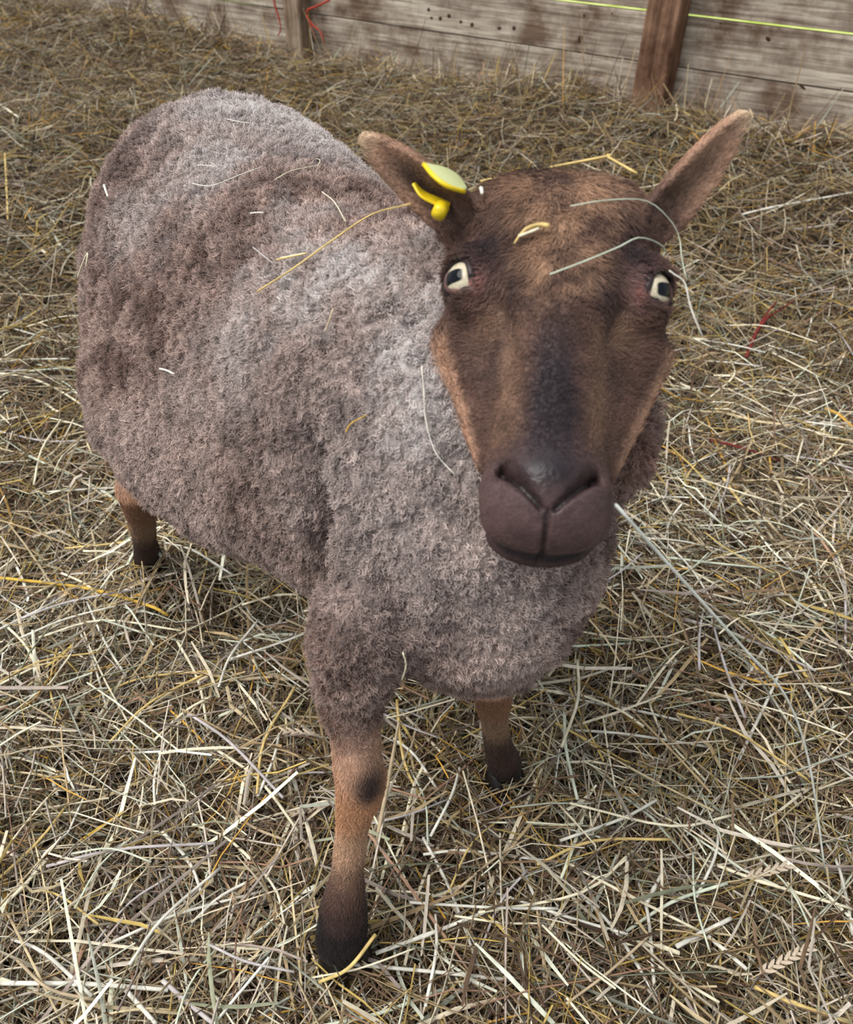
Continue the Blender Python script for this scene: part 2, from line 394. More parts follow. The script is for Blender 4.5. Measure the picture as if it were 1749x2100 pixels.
    for (px, py, rr_, am) in ((560, 225, .10, .75), (680, 300, .06, .6), (470, 215, .05, .5), (960, 1250, .07, .2), (800, 1050, .07, .3), (1120, 1220, .05, .15)):  # sky light painted into the wool along the rump ridge; chest wool just paler
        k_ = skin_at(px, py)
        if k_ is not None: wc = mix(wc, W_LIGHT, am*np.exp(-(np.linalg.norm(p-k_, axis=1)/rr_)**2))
    wc = wc*(1+.25*n2)[:, None]
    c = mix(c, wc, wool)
    ln = 4.0+3.0*smoothstep(60, -30, t)-2.2*smoothstep(100, 124, t)+5.0*smoothstep(-85, -105, t)+4.0*smoothstep(-50, -70, n)*smoothstep(110, 80, t); ln = np.where(leg, 5.0, ln)
    for s in (-1, 1): ln = np.where(d_ear(h, s) < 2.0, 3.5, ln)
    naked = np.maximum(smoothstep(7, 2, t-126-(26-ax)*1.05)*smoothstep(118, 128, t)*smoothstep(32, 26, ax), smoothstep(150, 158, t)*np.exp(-(ax/9)**2))*(dh < db); naked = np.maximum(naked, .75*smoothstep(-50, -56, n)*smoothstep(110, 125, t)*(dh < db))
    for s in (-1, 1): naked = np.maximum(naked, smoothstep(EYE_R+6.0, EYE_R+3.0, np.linalg.norm(h-EYE[s], axis=1)))
    return wool, ln, np.clip(naked, 0, 1), np.clip(c, .003, 1)

# wool relief on the fleece: staples, folds behind the shoulder and at the neck
def wool_relief(p):
    q = to_body(p); r = .0045*fbm(p, .014, 31, 2)+.0060*fbm(p, .05, 33, 2)
    for k, (px, py, qx, qy, dep, amp, wd_) in enumerate(((636, 930, 648, 1060, .70, -.013, .012), (648, 1060, 645, 1150, .7, -.018, .012), (645, 1150, 640, 1195, .7, -.02, .012), (600, 800, 700, 660, .72, -.009, .008), (780, 640, 872, 575, .60, -.010, .007),
                                             (760, 1120, 830, 1290, .64, -.010, .010), (790, 705, 866, 640, .59, -.009, .007), (900, 1180, 940, 1300, .6, -.005, .009), (430, 620, 380, 720, .6, -.007, .012), (560, 690, 500, 800, .6, -.007, .012))):
        r = r+fold(p, px, py, qx, qy, amp, wd_)
    return r
def fold(p, px, py, qx, qy, amp, wd_):
    a = skin_at(px, py); b = skin_at(qx, qy)
    if a is None or b is None: return 0
    return amp*np.exp(-(rcone(p, a, b, 0, 0)/wd_)**2)
WV, LEN, NAK, CC = coat(SV)
NRM = grad(lambda p: d_sheep(p, True), SV); NRM /= np.linalg.norm(NRM, axis=1)[:, None]+1e-9
SV = SV+NRM*(wool_relief(SV)*WV-.001*WV)[:, None]
skin_mat = attr_mat('sheep_skin', .55, .3, .35, 420, .22)
_n = skin_mat.node_tree; _a = [x for x in _n.nodes if x.type == 'ATTRIBUTE'][0]; _r = _n.nodes.new('ShaderNodeMapRange'); _r.inputs[3].default_value = .30; _r.inputs[4].default_value = .62
_n.links.new(_a.outputs['Alpha'], _r.inputs[0]); _n.links.new(_r.outputs[0], _n.nodes['Principled BSDF'].inputs['Roughness'])
_h = to_head(SV); _ax = np.abs(_h[:, 0]); WET = np.clip(smoothstep(6, 0, _h[:, 1]-128-(26-_ax)*1.05)*smoothstep(122, 130, _h[:, 1])*smoothstep(30, 24, _ax)+.8*smoothstep(146, 152, _h[:, 1])*smoothstep(162, 156, _h[:, 1])*np.exp(-(_ax/9)**2), 0, 1)
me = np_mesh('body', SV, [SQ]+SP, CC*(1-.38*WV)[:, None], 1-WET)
sheep = empty('sheep', (-.06, .62, 0), 'brown sheep with mottled grey-brown fleece and yellow ear tag, looking up', 'sheep')
body = link_mesh('body', me, skin_mat, sheep)


# fibres -----------------------------------------------------------------------------------------------------------------------
def hair_mat(name, rough):
    m, N, L, b = new_mat(name, rough, .12)
    a = N.new('ShaderNodeAttribute'); a.attribute_name = 'Col'; L.new(a.outputs['Color'], b.inputs['Base Color'])
    b.inputs['Sheen Weight'].default_value = .15
    return m
def hair_object(name, pts, rad, col, mat, parent, label):
    """pts (N,K,3), rad (N,K), col (N,K,3)"""
    n, k = pts.shape[:2]; cu = bpy.data.hair_curves.new(name); cu.add_curves([k]*n)
    cu.attributes['position'].data.foreach_set('vector', pts.astype(np.float32).ravel()) if 'position' in cu.attributes else cu.points.foreach_set('position', pts.astype(np.float32).ravel())
    r = cu.attributes.get('radius') or cu.attributes.new('radius', 'FLOAT', 'POINT'); r.data.foreach_set('value', rad.astype(np.float32).ravel())
    a = cu.attributes.new('Col', 'FLOAT_COLOR', 'POINT'); c4 = np.ones((n*k, 4), np.float32); c4[:, :3] = col.reshape(-1, 3); a.data.foreach_set('color', c4.ravel())
    cu.materials.append(mat); o = bpy.data.objects.new(name, cu); COL.objects.link(o)
    o.parent = parent; o.matrix_parent_inverse = Matrix.Translation(parent.location).inverted()
    return tag(o, label, kind='stuff')
TRI = np.concatenate([SQ[:, [0, 1, 2]], SQ[:, [0, 2, 3]]]+[np.stack([f[:, 0], f[:, i], f[:, i+1]], 1) for f in SP for i in range(1, f.shape[1]-1)])
A = np.linalg.norm(np.cross(SV[TRI[:, 1]]-SV[TRI[:, 0]], SV[TRI[:, 2]]-SV[TRI[:, 0]]), axis=1)/2
def scatter(n, weight):
    w = A*weight[TRI].mean(1); c = np.cumsum(w); i = np.searchsorted(c, rng.random(n)*c[-1]); i = np.clip(i, 0, len(TRI)-1)
    u = rng.random((n, 2)); f = u.sum(1) > 1; u[f] = 1-u[f]; b = np.stack([1-u.sum(1), u[:, 0], u[:, 1]], 1)
    T = TRI[i]; g = lambda X: (X[T]*b.reshape(n, 3, *([1]*(X.ndim-1)))).sum(1)
    N_ = g(NRM); N_ /= np.linalg.norm(N_, axis=1)[:, None]+1e-9
    return g(SV), N_, g(CC), g(LEN), g(WV)
def rnd(n): v = rng.normal(size=(n, 3)); return v
facing = .35+.65*smoothstep(-.35, .1, ((CAMP-SV)*NRM).sum(1)/np.linalg.norm(CAMP-SV, axis=1))

# fleece: crimped staples
NW = 460000
p, nn, cc, _, wv = scatter(NW, WV**2*facing)
ncl = 34000; ctr, cn, *_r = scatter(ncl, WV*facing)
kd = kdtree.KDTree(ncl)
for i, v in enumerate(ctr): kd.insert(v, i)
kd.balance(); near = np.fromiter((kd.find(v)[1] for v in p), int, NW)
ln = (.0036+.0032*rng.random(NW)+.0012*fbm(p, .03, 41))*(.45+.55*wv)
cr = rng.normal(size=(ncl, 3))*.55; cr[:, 2] -= .10
dirn = nn+cr[near]+rnd(NW)*.45; dirn /= np.linalg.norm(dirn, axis=1)[:, None]
tipc = ctr[near]+(cn[near]+cr[near]*.9)*ln[:, None]
K = 5; s = np.linspace(0, 1, K); pts = np.empty((NW, K, 3)); ax1 = np.cross(nn, rnd(NW)); ax1 /= np.linalg.norm(ax1, axis=1)[:, None]+1e-9; ax2 = np.cross(dirn, ax1)
ph = rng.random(NW)*6.28; fr = rng.uniform(3.5, 7.0, NW)
for k in range(K):
    q = p+dirn*(ln*s[k])[:, None]-nn*.0015
    q = q*(1-.30*s[k]**1.3)+(tipc)*(.30*s[k]**1.3)
    am = .0015*s[k]**.7
    pts[:, k] = q+ax1*(am*np.sin(ph+fr*s[k]))[:, None]+ax2*(am*np.cos(ph+fr*s[k]))[:, None]
rad = np.tile(np.array([.00021, .00021, .00020, .00017, .00009]), (NW, 1))*rng.uniform(.7, 1.25, NW)[:, None]
tone = np.clip(1+.22*rng.normal(size=NW), .5, 1.7)*(1+.16*rng.normal(size=ncl))[near].clip(.55, 1.5)
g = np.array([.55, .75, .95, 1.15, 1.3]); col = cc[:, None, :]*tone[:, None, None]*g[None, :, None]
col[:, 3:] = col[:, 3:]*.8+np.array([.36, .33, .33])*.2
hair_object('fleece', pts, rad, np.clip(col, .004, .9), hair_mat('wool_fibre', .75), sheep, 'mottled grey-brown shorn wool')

# short hair of face, ears and legs
NH = 175000
hw = (1-WV)*(1-NAK)*(SV[:, 2] > .03)
p, nn, cc, L_, wv = scatter(NH, hw*np.where(SV[:, 2] > .4, 1.6, 1.0)*(1+1.5*smoothstep(95, 120, to_head(SV)[:, 1])*(SV[:, 2] > .4)))
h = to_head(p); onh = d_head(p, False) < np.minimum(d_body(p), d_legs(p))
flow = np.where(onh[:, None], (-HF)[None]*np.where(h[:, 1] > 10, .55, -.25)[:, None]+HX[None]*(np.sign(h[:, 0])*np.clip(np.abs(h[:, 0])/40, 0, 1))[:, None]*.9+HF[None]*.35, np.array([0, 0, -1.0]))
for sd in (-1, 1):
    oe = d_ear(h, sd) < 3.5; flow = np.where(oe[:, None], (EARS[sd]['ax']@HM.T)[None]*1.3, flow)
flow += rnd(NH)*.35+np.stack([noise3(p, .012, 60+k) for k in range(3)], 1)*.5
tang = flow-nn*(flow*nn).sum(1)[:, None]; tang /= np.linalg.norm(tang, axis=1)[:, None]+1e-9
ln = L_/1000*rng.uniform(.6, 1.3, NH); lift = .45+.15*rng.random(NH)
K = 4; s = np.linspace(0, 1, K); pts = np.empty((NH, K, 3))
for k in range(K): pts[:, k] = p-nn*.0006+nn*(ln*lift*(s[k]-.38*s[k]**2))[:, None]+tang*(ln*.85*s[k]**1.25)[:, None]
rad = np.tile(np.array([.00022, .0002, .00016, .00006]), (NH, 1))*rng.uniform(.7, 1.2, NH)[:, None]
tone = np.clip(1+.22*rng.normal(size=NH), .5, 1.7); g = np.array([.8, .95, 1.1, 1.25]); col = cc[:, None, :]*tone[:, None, None]*g[None, :, None]
hair_object('short_hair', pts, rad, np.clip(col, .003, .9), hair_mat('short_hair', .5), sheep, 'short brown hair of the face, ears and legs')


# eyes -------------------------------------------------------------------------------------------------------------------------
def eye_mat():
    m, N, L, b = new_mat('sheep_eye', .06, .22); b.inputs['Roughness'].default_value = .12
    tc = N.new('ShaderNodeTexCoord'); nm = N.new('ShaderNodeVectorMath'); nm.operation = 'NORMALIZE'; L.new(tc.outputs['Object'], nm.inputs[0])
    sp = N.new('ShaderNodeSeparateXYZ'); L.new(nm.outputs[0], sp.inputs[0])
    def M(op, a, b_=None):
        x = N.new('ShaderNodeMath'); x.operation = op
        for i, v in enumerate((a, b_)):
            if v is None: continue
            if isinstance(v, (int, float)): x.inputs[i].default_value = v
            else: L.new(v, x.inputs[i])
        return x.outputs[0]
    px = M('POWER', M('ABSOLUTE', M('DIVIDE', sp.outputs[0], .60)), 4.0); py = M('POWER', M('ABSOLUTE', M('DIVIDE', sp.outputs[1], .33)), 4.0)
    pup = N.new('ShaderNodeMapRange'); pup.inputs[1].default_value = .75; pup.inputs[2].default_value = 1.25; L.new(M('ADD', px, py), pup.inputs[0])
    no = N.new('ShaderNodeTexNoise'); no.inputs['Scale'].default_value = 14; L.new(nm.outputs[0], no.inputs['Vector'])
    iris = ramp(N, [(.3, tuple(srgb(186, 168, 134))), (.7, tuple(srgb(222, 214, 192)))]); L.new(no.outputs['Fac'], iris.inputs[0])
    rim = N.new('ShaderNodeMapRange'); rim.inputs[1].default_value = .18; rim.inputs[2].default_value = .42; L.new(sp.outputs[2], rim.inputs[0])
    m1 = N.new('ShaderNodeMix'); m1.data_type = 'RGBA'; L.new(rim.outputs[0], m1.inputs[0]); m1.inputs[6].default_value = (.05, .03, .025, 1); L.new(iris.outputs[0], m1.inputs[7])
    m2 = N.new('ShaderNodeMix'); m2.data_type = 'RGBA'; L.new(pup.outputs[0], m2.inputs[0]); m2.inputs[6].default_value = (.004, .005, .008, 1); L.new(m1.outputs[2], m2.inputs[7])
    L.new(m2.outputs[2], b.inputs['Base Color']); return m
EM = eye_mat(); lid_mat = attr_mat('eyelid_skin', .42, .35, .2, 600, .15)
for sd in (-1, 1):
    bm = bmesh.new(); bmesh.ops.create_uvsphere(bm, u_segments=40, v_segments=28, radius=EYE_R*HK/1000); m2 = bpy.data.meshes.new('eyeball'); bm.to_mesh(m2); bm.free()
    o = link_mesh('eyeball', m2, EM, sheep); tag(o, 'pale cream eye with a dark bar-shaped pupil')
    gz = unit(HM@unit(GAZE[sd]+np.array([.13*sd, .19, 0]))); hx = unit(RGT-gz*(RGT@gz)); hy = np.cross(gz, hx)
    R = Matrix(np.stack([hx, hy, gz], 1).tolist()).to_4x4(); o.matrix_world = Matrix.Translation(from_head(EYE[sd])) @ R
    o.matrix_parent_inverse = Matrix.Identity(4); o.matrix_basis = Matrix.Translation(-sheep.location) @ Matrix.Translation(from_head(EYE[sd])) @ R

    # eyelid: a closed rim around the opening
    gl = unit(HM@unit(np.array([.58*sd, .02, .80]))); lx = unit(np.cross([0, 0, 1.0], gl)); ly = np.cross(gl, lx)
    nph = 40; ph_ = np.arange(nph)/nph*2*math.pi; cx_, sy_ = np.cos(ph_), np.sin(ph_); 
    inn = np.clip(cx_ if (lx@HX)*sd < 0 else -cx_, 0, 1)
    ex = cx_*.84*(1+.08*inn**4); ey = np.where(sy_ > 0, .74, .82)*sy_*(1-.12*inn)-.10*inn**2
    ez = np.sqrt(np.clip(1-ex**2-ey**2, .05, 1)); C_ = np.stack([ex, ey, ez], 1)*(EYE_R*HK/1000*1.01); ctr_ = C_.mean(0)
    T_ = np.roll(C_, -1, 0)-np.roll(C_, 1, 0); T_ /= np.linalg.norm(T_, axis=1)[:, None]; O_ = C_/np.linalg.norm(C_, axis=1)[:, None]; S_ = np.cross(T_, O_)
    aa = np.arange(8)/8*2*math.pi; rl = (.00125+.0006*(sy_ > 0)*sy_)[:, None, None]
    VL = C_[:, None]+(O_[:, None]*np.cos(aa)[None, :, None]*1.0+S_[:, None]*np.sin(aa)[None, :, None]*1.5)*rl
    ib = np.arange(nph)[:, None]*8; nb = ((np.arange(nph)+1) % nph)[:, None]*8; FL = np.concatenate([np.concatenate([ib+q, ib+(q+1) % 8, nb+(q+1) % 8, nb+q], 1) for q in range(8)])
    cl = mix(np.tile(srgb(48, 36, 36), (nph, 1)), srgb(150, 104, 94), np.clip(.9*inn**2*(sy_ < .35)+.25*(sy_ < 0), 0, 1))
    ol = link_mesh('eyelid', np_mesh('eyelid', VL.reshape(-1, 3), FL, np.repeat(cl, 8, 0)), lid_mat, sheep)
    ol.matrix_parent_inverse = Matrix.Identity(4); ol.matrix_basis = Matrix.Translation(-sheep.location) @ Matrix.Translation(from_head(EYE[sd])) @ Matrix(np.stack([lx, ly, gl], 1).tolist()).to_4x4()

# hooves -----------------------------------------------------------------------------------------------------------------------
hoof_mat = plain_mat('hoof_horn', tuple(srgb(30, 25, 24)), .35, .4, .3, 120)
def claw(ctr, fwd, side, sx):
    bm = bmesh.new(); bmesh.ops.create_icosphere(bm, subdivisions=3, radius=1.0)
    for v in bm.verts:
        x, y, z = v.co; z2 = max(z, -.45); taper = 1-.35*max(z2, 0)
        v.co = Vector((x*.0110*taper, (y*.020-.004*z2)*taper+.004*max(-z2, 0), z2*.024))
    me2 = bpy.data.meshes.new('hoof'); bm.to_mesh(me2); bm.free()
    o = link_mesh('hoof', me2, hoof_mat, sheep)
    f = unit([fwd[0], fwd[1], 0]); R = Matrix(np.stack([np.array([f[1], -f[0], 0]), f, [0, 0, 1.0]], 1).tolist()).to_4x4()
    o.matrix_parent_inverse = Matrix.Identity(4); c = np.array(ctr)+np.array([f[1], -f[0], 0])*side*.0125+f*sx
    o.matrix_basis = Matrix.Translation(-sheep.location) @ Matrix.Translation(c) @ R
for pts_, _r in LEGS:
    e = pts_[-1]
    for sd in (-1, 1): claw((e[0], e[1], .013), -BD, sd, .003)

# ear tag ----------------------------------------------------------------------------------------------------------------------
tag_y = plain_mat('ear_tag_plastic', tuple(srgb(238, 205, 30)), .35, .4, .08, 40)
tag_p = plain_mat('ear_tag_faded', tuple(srgb(205, 210, 150)), .4, .4, .08, 40)
# ------------------------------------------------------------------ the place: floor, plank wall with posts, field outside
WA, WB = np.array([-.854, 4.19, 0]), np.array([1.262, 2.736, 0])      # foot line of the wall
WD = unit(WB-WA); WN = np.array([WD[1], -WD[0], 0]); WN = WN if WN[1] < 0 else -WN   # along the wall, and out of it towards the sheep
def on_wall(px, py):
    d = ray(px, py); t = ((WA-CAMP)@WN)/(d@WN); return CAMP+d*t
HAYLINE = np.array([on_wall(x, y) for x, y in ((-150, -60), (340, 12), (430, 34), (620, 84), (800, 105), (950, 128), (1150, 132), (1330, 172), (1500, 208), (1749, 236), (2000, 262))])
HL_S = (HAYLINE-WA)@WD; HL_Z = HAYLINE[:, 2]
FEET = np.array([l[0][-1][:2] for l in LEGS])
def ground(x, y):
    x = np.asarray(x, float); y = np.asarray(y, float); p = np.stack([x, y, np.zeros_like(x)], -1).reshape(-1, 3)
    g = .020*fbm(p, .55, 71, 2)+.015*fbm(p, .16, 73, 2)+.010*noise3(p, .065, 79)
    s = (p-WA)@WD; dist = (p-WA)@WN; zt = np.interp(s, HL_S, HL_Z)-.035
    w = smoothstep(1.1, .05, dist); g = g*(1-.6*w)+zt*w*smoothstep(1.6, .0, dist)
    g = g+.05*np.exp(-(((p[:, 0]+1.15)/.55)**2+((p[:, 1]-2.3)/.8)**2))
    for f, am in zip(FEET, (-.014, .042, .056, .03)): g = g+am*np.exp(-(((p[:, 0]-f[0])/.06)**2+((p[:, 1]-f[1])/.06)**2))
    for (px, py) in ((480, 1275), (560, 1265)):
        f = Pz(px, py, 0); g = g-.05*np.exp(-(((p[:, 0]-f[0])/.028)**2+((p[:, 1]-f[1])/.028)**2))
    return (g-.036).reshape(x.shape)
def Pg(px, py, up=.03):
    z = 0.0
    for _ in range(6): q = Pz(px, py, z); z = .5*z+.5*(float(ground(q[0], q[1]))+up)
    return Pz(px, py, z)

# floor: trodden old litter under the hay
def floor_mat():
    m, N, L, b = new_mat('trodden_litter', .95, .1); tc = N.new('ShaderNodeTexCoord')
    t = N.new('ShaderNodeTexNoise'); t.inputs['Scale'].default_value = 70; t.inputs['Detail'].default_value = 8; L.new(tc.outputs['Object'], t.inputs['Vector'])
    r = ramp(N, [(.3, (.020, .015, .010)), (.55, (.06, .045, .028)), (.75, (.13, .10, .06))]); L.new(t.outputs['Fac'], r.inputs[0]); L.new(r.outputs[0], b.inputs['Base Color'])
    bp = N.new('ShaderNodeBump'); bp.inputs['Distance'].default_value = .01; L.new(t.outputs['Fac'], bp.inputs['Height']); L.new(bp.outputs[0], b.inputs['Normal']); return m
gx = np.linspace(-3.2, 3.2, 260); gy = np.linspace(-1.2, 5.2, 260); GX, GY = np.meshgrid(gx, gy, indexing='ij')
GP = np.stack([GX.ravel(), GY.ravel(), ground(GX, GY).ravel()], 1)
i, j = np.meshgrid(np.arange(259), np.arange(259), indexing='ij'); a = (i*260+j).ravel(); FQ = np.stack([a, a+260, a+261, a+1], 1)
keep = (((GP[FQ].mean(1))-WA)@WN) > -.03
floor = link_mesh('floor', np_mesh('floor', GP, FQ[keep]), floor_mat()); tag(floor, 'dark trodden litter under the hay', kind='structure')

# planks -----------------------------------------------------------------------------------------------------------------------
def plank_mat(name, light, dark, stain, seed):
    m, N, L, b = new_mat(name, .85, .15); tc = N.new('ShaderNodeTexCoord'); oi = N.new('ShaderNodeObjectInfo')
    ad = N.new('ShaderNodeVectorMath'); ad.operation = 'ADD'; L.new(tc.outputs['Object'], ad.inputs[0])
    sc_ = N.new('ShaderNodeVectorMath'); sc_.operation = 'SCALE'; sc_.inputs[0].default_value = (7.3, 3.1, 5.7); L.new(oi.outputs['Random'], sc_.inputs['Scale']); L.new(sc_.outputs[0], ad.inputs[1])
    mp = N.new('ShaderNodeMapping'); mp.inputs['Scale'].default_value = (3, 40, 60); L.new(ad.outputs[0], mp.inputs['Vector'])
    t = N.new('ShaderNodeTexNoise'); t.inputs['Scale'].default_value = 1.6; t.inputs['Detail'].default_value = 8; t.inputs['Distortion'].default_value = .6; L.new(mp.outputs[0], t.inputs['Vector'])
    r = ramp(N, [(.32, dark), (.5, tuple((x+y)/2 for x, y in zip(light, dark))), (.68, light)]); L.new(t.outputs['Fac'], r.inputs[0])
    t2 = N.new('ShaderNodeTexNoise'); t2.inputs['Scale'].default_value = 5.5; t2.inputs['Detail'].default_value = 10; t2.inputs['Roughness'].default_value = .68; L.new(ad.outputs[0], t2.inputs['Vector'])
    r2 = ramp(N, [(.42, (0, 0, 0)), (.62, (1, 1, 1))]); L.new(t2.outputs['Fac'], r2.inputs[0])
    mx = N.new('ShaderNodeMix'); mx.data_type = 'RGBA'; L.new(r2.outputs[0], mx.inputs[0]); L.new(r.outputs[0], mx.inputs[6])
    st = N.new('ShaderNodeMix'); st.data_type = 'RGBA'; st.blend_type = 'MULTIPLY'; st.inputs[0].default_value = .85; L.new(r.outputs[0], st.inputs[6]); st.inputs[7].default_value = (*stain, 1); L.new(st.outputs[2], mx.inputs[7])
    L.new(mx.outputs[2], b.inputs['Base Color'])
    bp = N.new('ShaderNodeBump'); bp.inputs['Distance'].default_value = .003; bp.inputs['Strength'].default_value = .6; L.new(t.outputs['Fac'], bp.inputs['Height']); L.new(bp.outputs[0], b.inputs['Normal'])
    return m
PLANK = plank_mat('weathered_plank', tuple(srgb(216, 204, 186)), tuple(srgb(138, 122, 108)), tuple(srgb(132, 106, 90)), 1)
POSTM = plank_mat('post_timber', tuple(srgb(165, 130, 106)), tuple(srgb(112, 84, 66)), tuple(srgb(130, 105, 95)), 2)
POSTG = plank_mat('grey_post_timber', tuple(srgb(180, 160, 138)), tuple(srgb(132, 112, 94)), tuple(srgb(150, 130, 120)), 3)
def timber(name, L_, w, th, mat, parent, bev=.004, seed=0):

    """a sawn board along local x, w in z, th in y, origin at the left lower back corner; slightly uneven edges"""
    nx = max(2, int(L_/.12)); r = np.random.default_rng(abs(int(seed))); V = []; F = []
    prof = [(0, bev), (bev, 0), (th-bev, 0), (th, bev), (th, w-bev), (th-bev, w), (bev, w), (0, w-bev)]
    wob = np.cumsum(r.normal(size=(nx+1, 2))*.0005, 0); wob -= np.linspace(0, 1, nx+1)[:, None]*wob[-1]
    for k in range(nx+1):
        for (y, z) in prof: V.append((L_*k/nx, y+wob[k, 0]*.7, z+wob[k, 1]*(1 if z > w/2 else .6)))
    for k in range(nx):
        for q in range(8): F.append((k*8+q, k*8+(q+1) % 8, (k+1)*8+(q+1) % 8, (k+1)*8+q))
    me2 = bpy.data.meshes.new(name); me2.from_pydata(V, [], F+[tuple(range(8))[::-1], tuple(nx*8+q for q in range(8))]); me2.update()
    return link_mesh(name, me2, mat, None, False)
ang = math.atan2(WD[1], WD[0])
wall = empty('wall_back', tuple(WA), 'weathered horizontal plank wall behind the sheep', None, None, 'structure'); 
Z1 = .128; PW = .149; S_R = (on_wall(1372, 100)-WA)@WD; S_L = (on_wall(621, 40)-WA)@WD
tops = [-.06]; heights = []
zz = Z1-PW
rows = [(Z1-2*PW, PW-.004), (Z1-PW, PW-.004), (Z1, PW-.0075)]+[(Z1+PW*(k+1), PW-.004) for k in range(7)]
for ri, (z0, h_) in enumerate(rows):
    for (s0, s1) in ((-2.6, S_R-.002), (S_R+.002, S_R+2.6)):
        o = timber('plank', s1-s0, h_, .024, PLANK, None, .002, ri*7+int(abs(s0)*3)); tilt = rng.normal()*.001
        o.parent = wall; o.matrix_parent_inverse = Matrix.Identity(4)
        o.matrix_basis = Matrix.Rotation(ang, 4, 'Z') @ Matrix.Translation((s0, -.0 if 1 else 0, z0)) @ Matrix.Rotation(tilt, 4, 'X')
        o.matrix_basis = Matrix.Rotation(ang, 4, 'Z') @ Matrix.Translation((s0, 0.0, z0+rng.normal()*.0005))
def post(s, w, th, h_, lean, mat, label, z0=-.08):
    o = timber('wall_post', h_, w, th, mat, None, .006, int(s*100))
    # local x becomes up, local z runs along the wall, local y out of it
    R = Matrix(np.stack([unit(np.array([0, 0, 1.0])+WD*lean), WN, WD], 1).tolist()).to_4x4()
    b0 = WA+WD*(s-w/2)+WN*.001; o.matrix_world = Matrix.Translation((b0[0], b0[1], z0)) @ R
    return tag(o, label, 'post')
post(S_L, .088, .07, 1.6, .03, POSTG, 'grey-brown timber post wrapped with red twine against the plank wall')
post(S_R-.02, .112, .085, 1.6, .075, POSTM, 'thick brown timber post against the plank wall behind the right ear')
# knots and bite marks in the second plank: small scooped pits
pit_mat = plain_mat('dark_pit', tuple(srgb(70, 52, 44)), .9, .1, .2, 200)

# outside field seen through the cracks
def field_mat():
    m, N, L, b = new_mat('sunlit_grass', .9, .1); tc = N.new('ShaderNodeTexCoord'); t = N.new('ShaderNodeTexNoise'); t.inputs['Scale'].default_value = 9; L.new(tc.outputs['Object'], t.inputs['Vector'])
    r = ramp(N, [(.3, (.45, .55, .10)), (.7, (.75, .82, .30))]); L.new(t.outputs['Fac'], r.inputs[0]); L.new(r.outputs[0], b.inputs['Base Color']); return m
q = [WA-WD*6-WN*.12, WB+WD*6-WN*.12, WB+WD*6-WN*14, WA-WD*6-WN*14]
me2 = bpy.data.meshes.new('ground_outside'); me2.from_pydata([(v[0], v[1], -.03) for v in q], [], [(0, 1, 2, 3)]); me2.update()
tag(link_mesh('ground_outside', me2, field_mat()), 'bright green field outside the plank wall', kind='structure')
# ------------------------------------------------------------------ hay and straw
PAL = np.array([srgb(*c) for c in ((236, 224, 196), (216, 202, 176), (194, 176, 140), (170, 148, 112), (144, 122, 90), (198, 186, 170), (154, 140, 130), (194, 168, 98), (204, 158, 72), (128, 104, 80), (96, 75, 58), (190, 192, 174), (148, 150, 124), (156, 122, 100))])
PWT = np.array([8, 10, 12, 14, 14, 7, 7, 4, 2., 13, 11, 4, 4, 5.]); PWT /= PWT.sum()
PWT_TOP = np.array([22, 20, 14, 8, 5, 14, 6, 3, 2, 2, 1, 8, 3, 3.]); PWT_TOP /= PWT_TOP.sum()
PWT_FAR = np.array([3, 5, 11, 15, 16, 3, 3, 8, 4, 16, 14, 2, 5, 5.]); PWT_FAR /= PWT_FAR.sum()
straw_mat = attr_mat('hay_fibre', .62, .25, 0, 120, .22)
def straw_paths(n, cx, cy, L, lift, wild, K=4):
    """curved paths that lie over the uneven floor; (n,K,3)"""
    th = rng.random(n)*math.pi*2; cur = rng.normal(size=n)*1.6/np.maximum(L, .04)*np.where(rng.random(n) < .25, .28, .08); kink = np.where(rng.random(n) < .18, rng.normal(size=n)*.7, 0)
    s = np.linspace(-.5, .5, K)*L[:, None]; X = np.empty((n, K)); Y = np.empty((n, K)); a = th-cur*L/2; X[:, 0] = 0; Y[:, 0] = 0
    for k in range(1, K):
        if k == K//2: a = a+kink
        X[:, k] = X[:, k-1]+np.cos(a)*L/(K-1); Y[:, k] = Y[:, k-1]+np.sin(a)*L/(K-1); a = a+cur*L/(K-1)
    X += (cx-X.mean(1))[:, None]; Y += (cy-Y.mean(1))[:, None]
    gz = ground(X, Y); gz = .5*gz+.5*gz.mean(1)[:, None]
    tilt = rng.normal(size=n)*wild; Z = gz+lift[:, None]+s*np.tan(np.clip(tilt, -1.2, 1.2))[:, None]+(.004*rng.normal(size=(n, K)))
    Z = np.maximum(Z, ground(X, Y)-.012)
    return np.stack([X, Y, Z], 2)
def keep_outside(P_):
    q = P_.reshape(-1, 3); m = np.ones(len(q), bool); near = (np.abs(q[:, 0]+.1) < .45) & (q[:, 1] > .2) & (q[:, 1] < 1.15)
    d = d_legs(q[near]); m[near] = d > .001
    dw = (q-WA)@WN; sw = (q-WA)@WD; m &= dw > .026
    m &= ~((dw < .098) & ((np.abs(sw-S_L) < .062) | (np.abs(sw-S_R+.015) < .085)))
    return m.reshape(P_.shape[:2]).all(1)
def frames(P_):
    T = np.gradient(P_, axis=1); T /= np.linalg.norm(T, axis=2)[..., None]+1e-9
    S = np.cross(T, np.array([0, 0, 1.0])); S /= np.linalg.norm(S, axis=2)[..., None]+1e-9; U = np.cross(S, T); return T, S, U
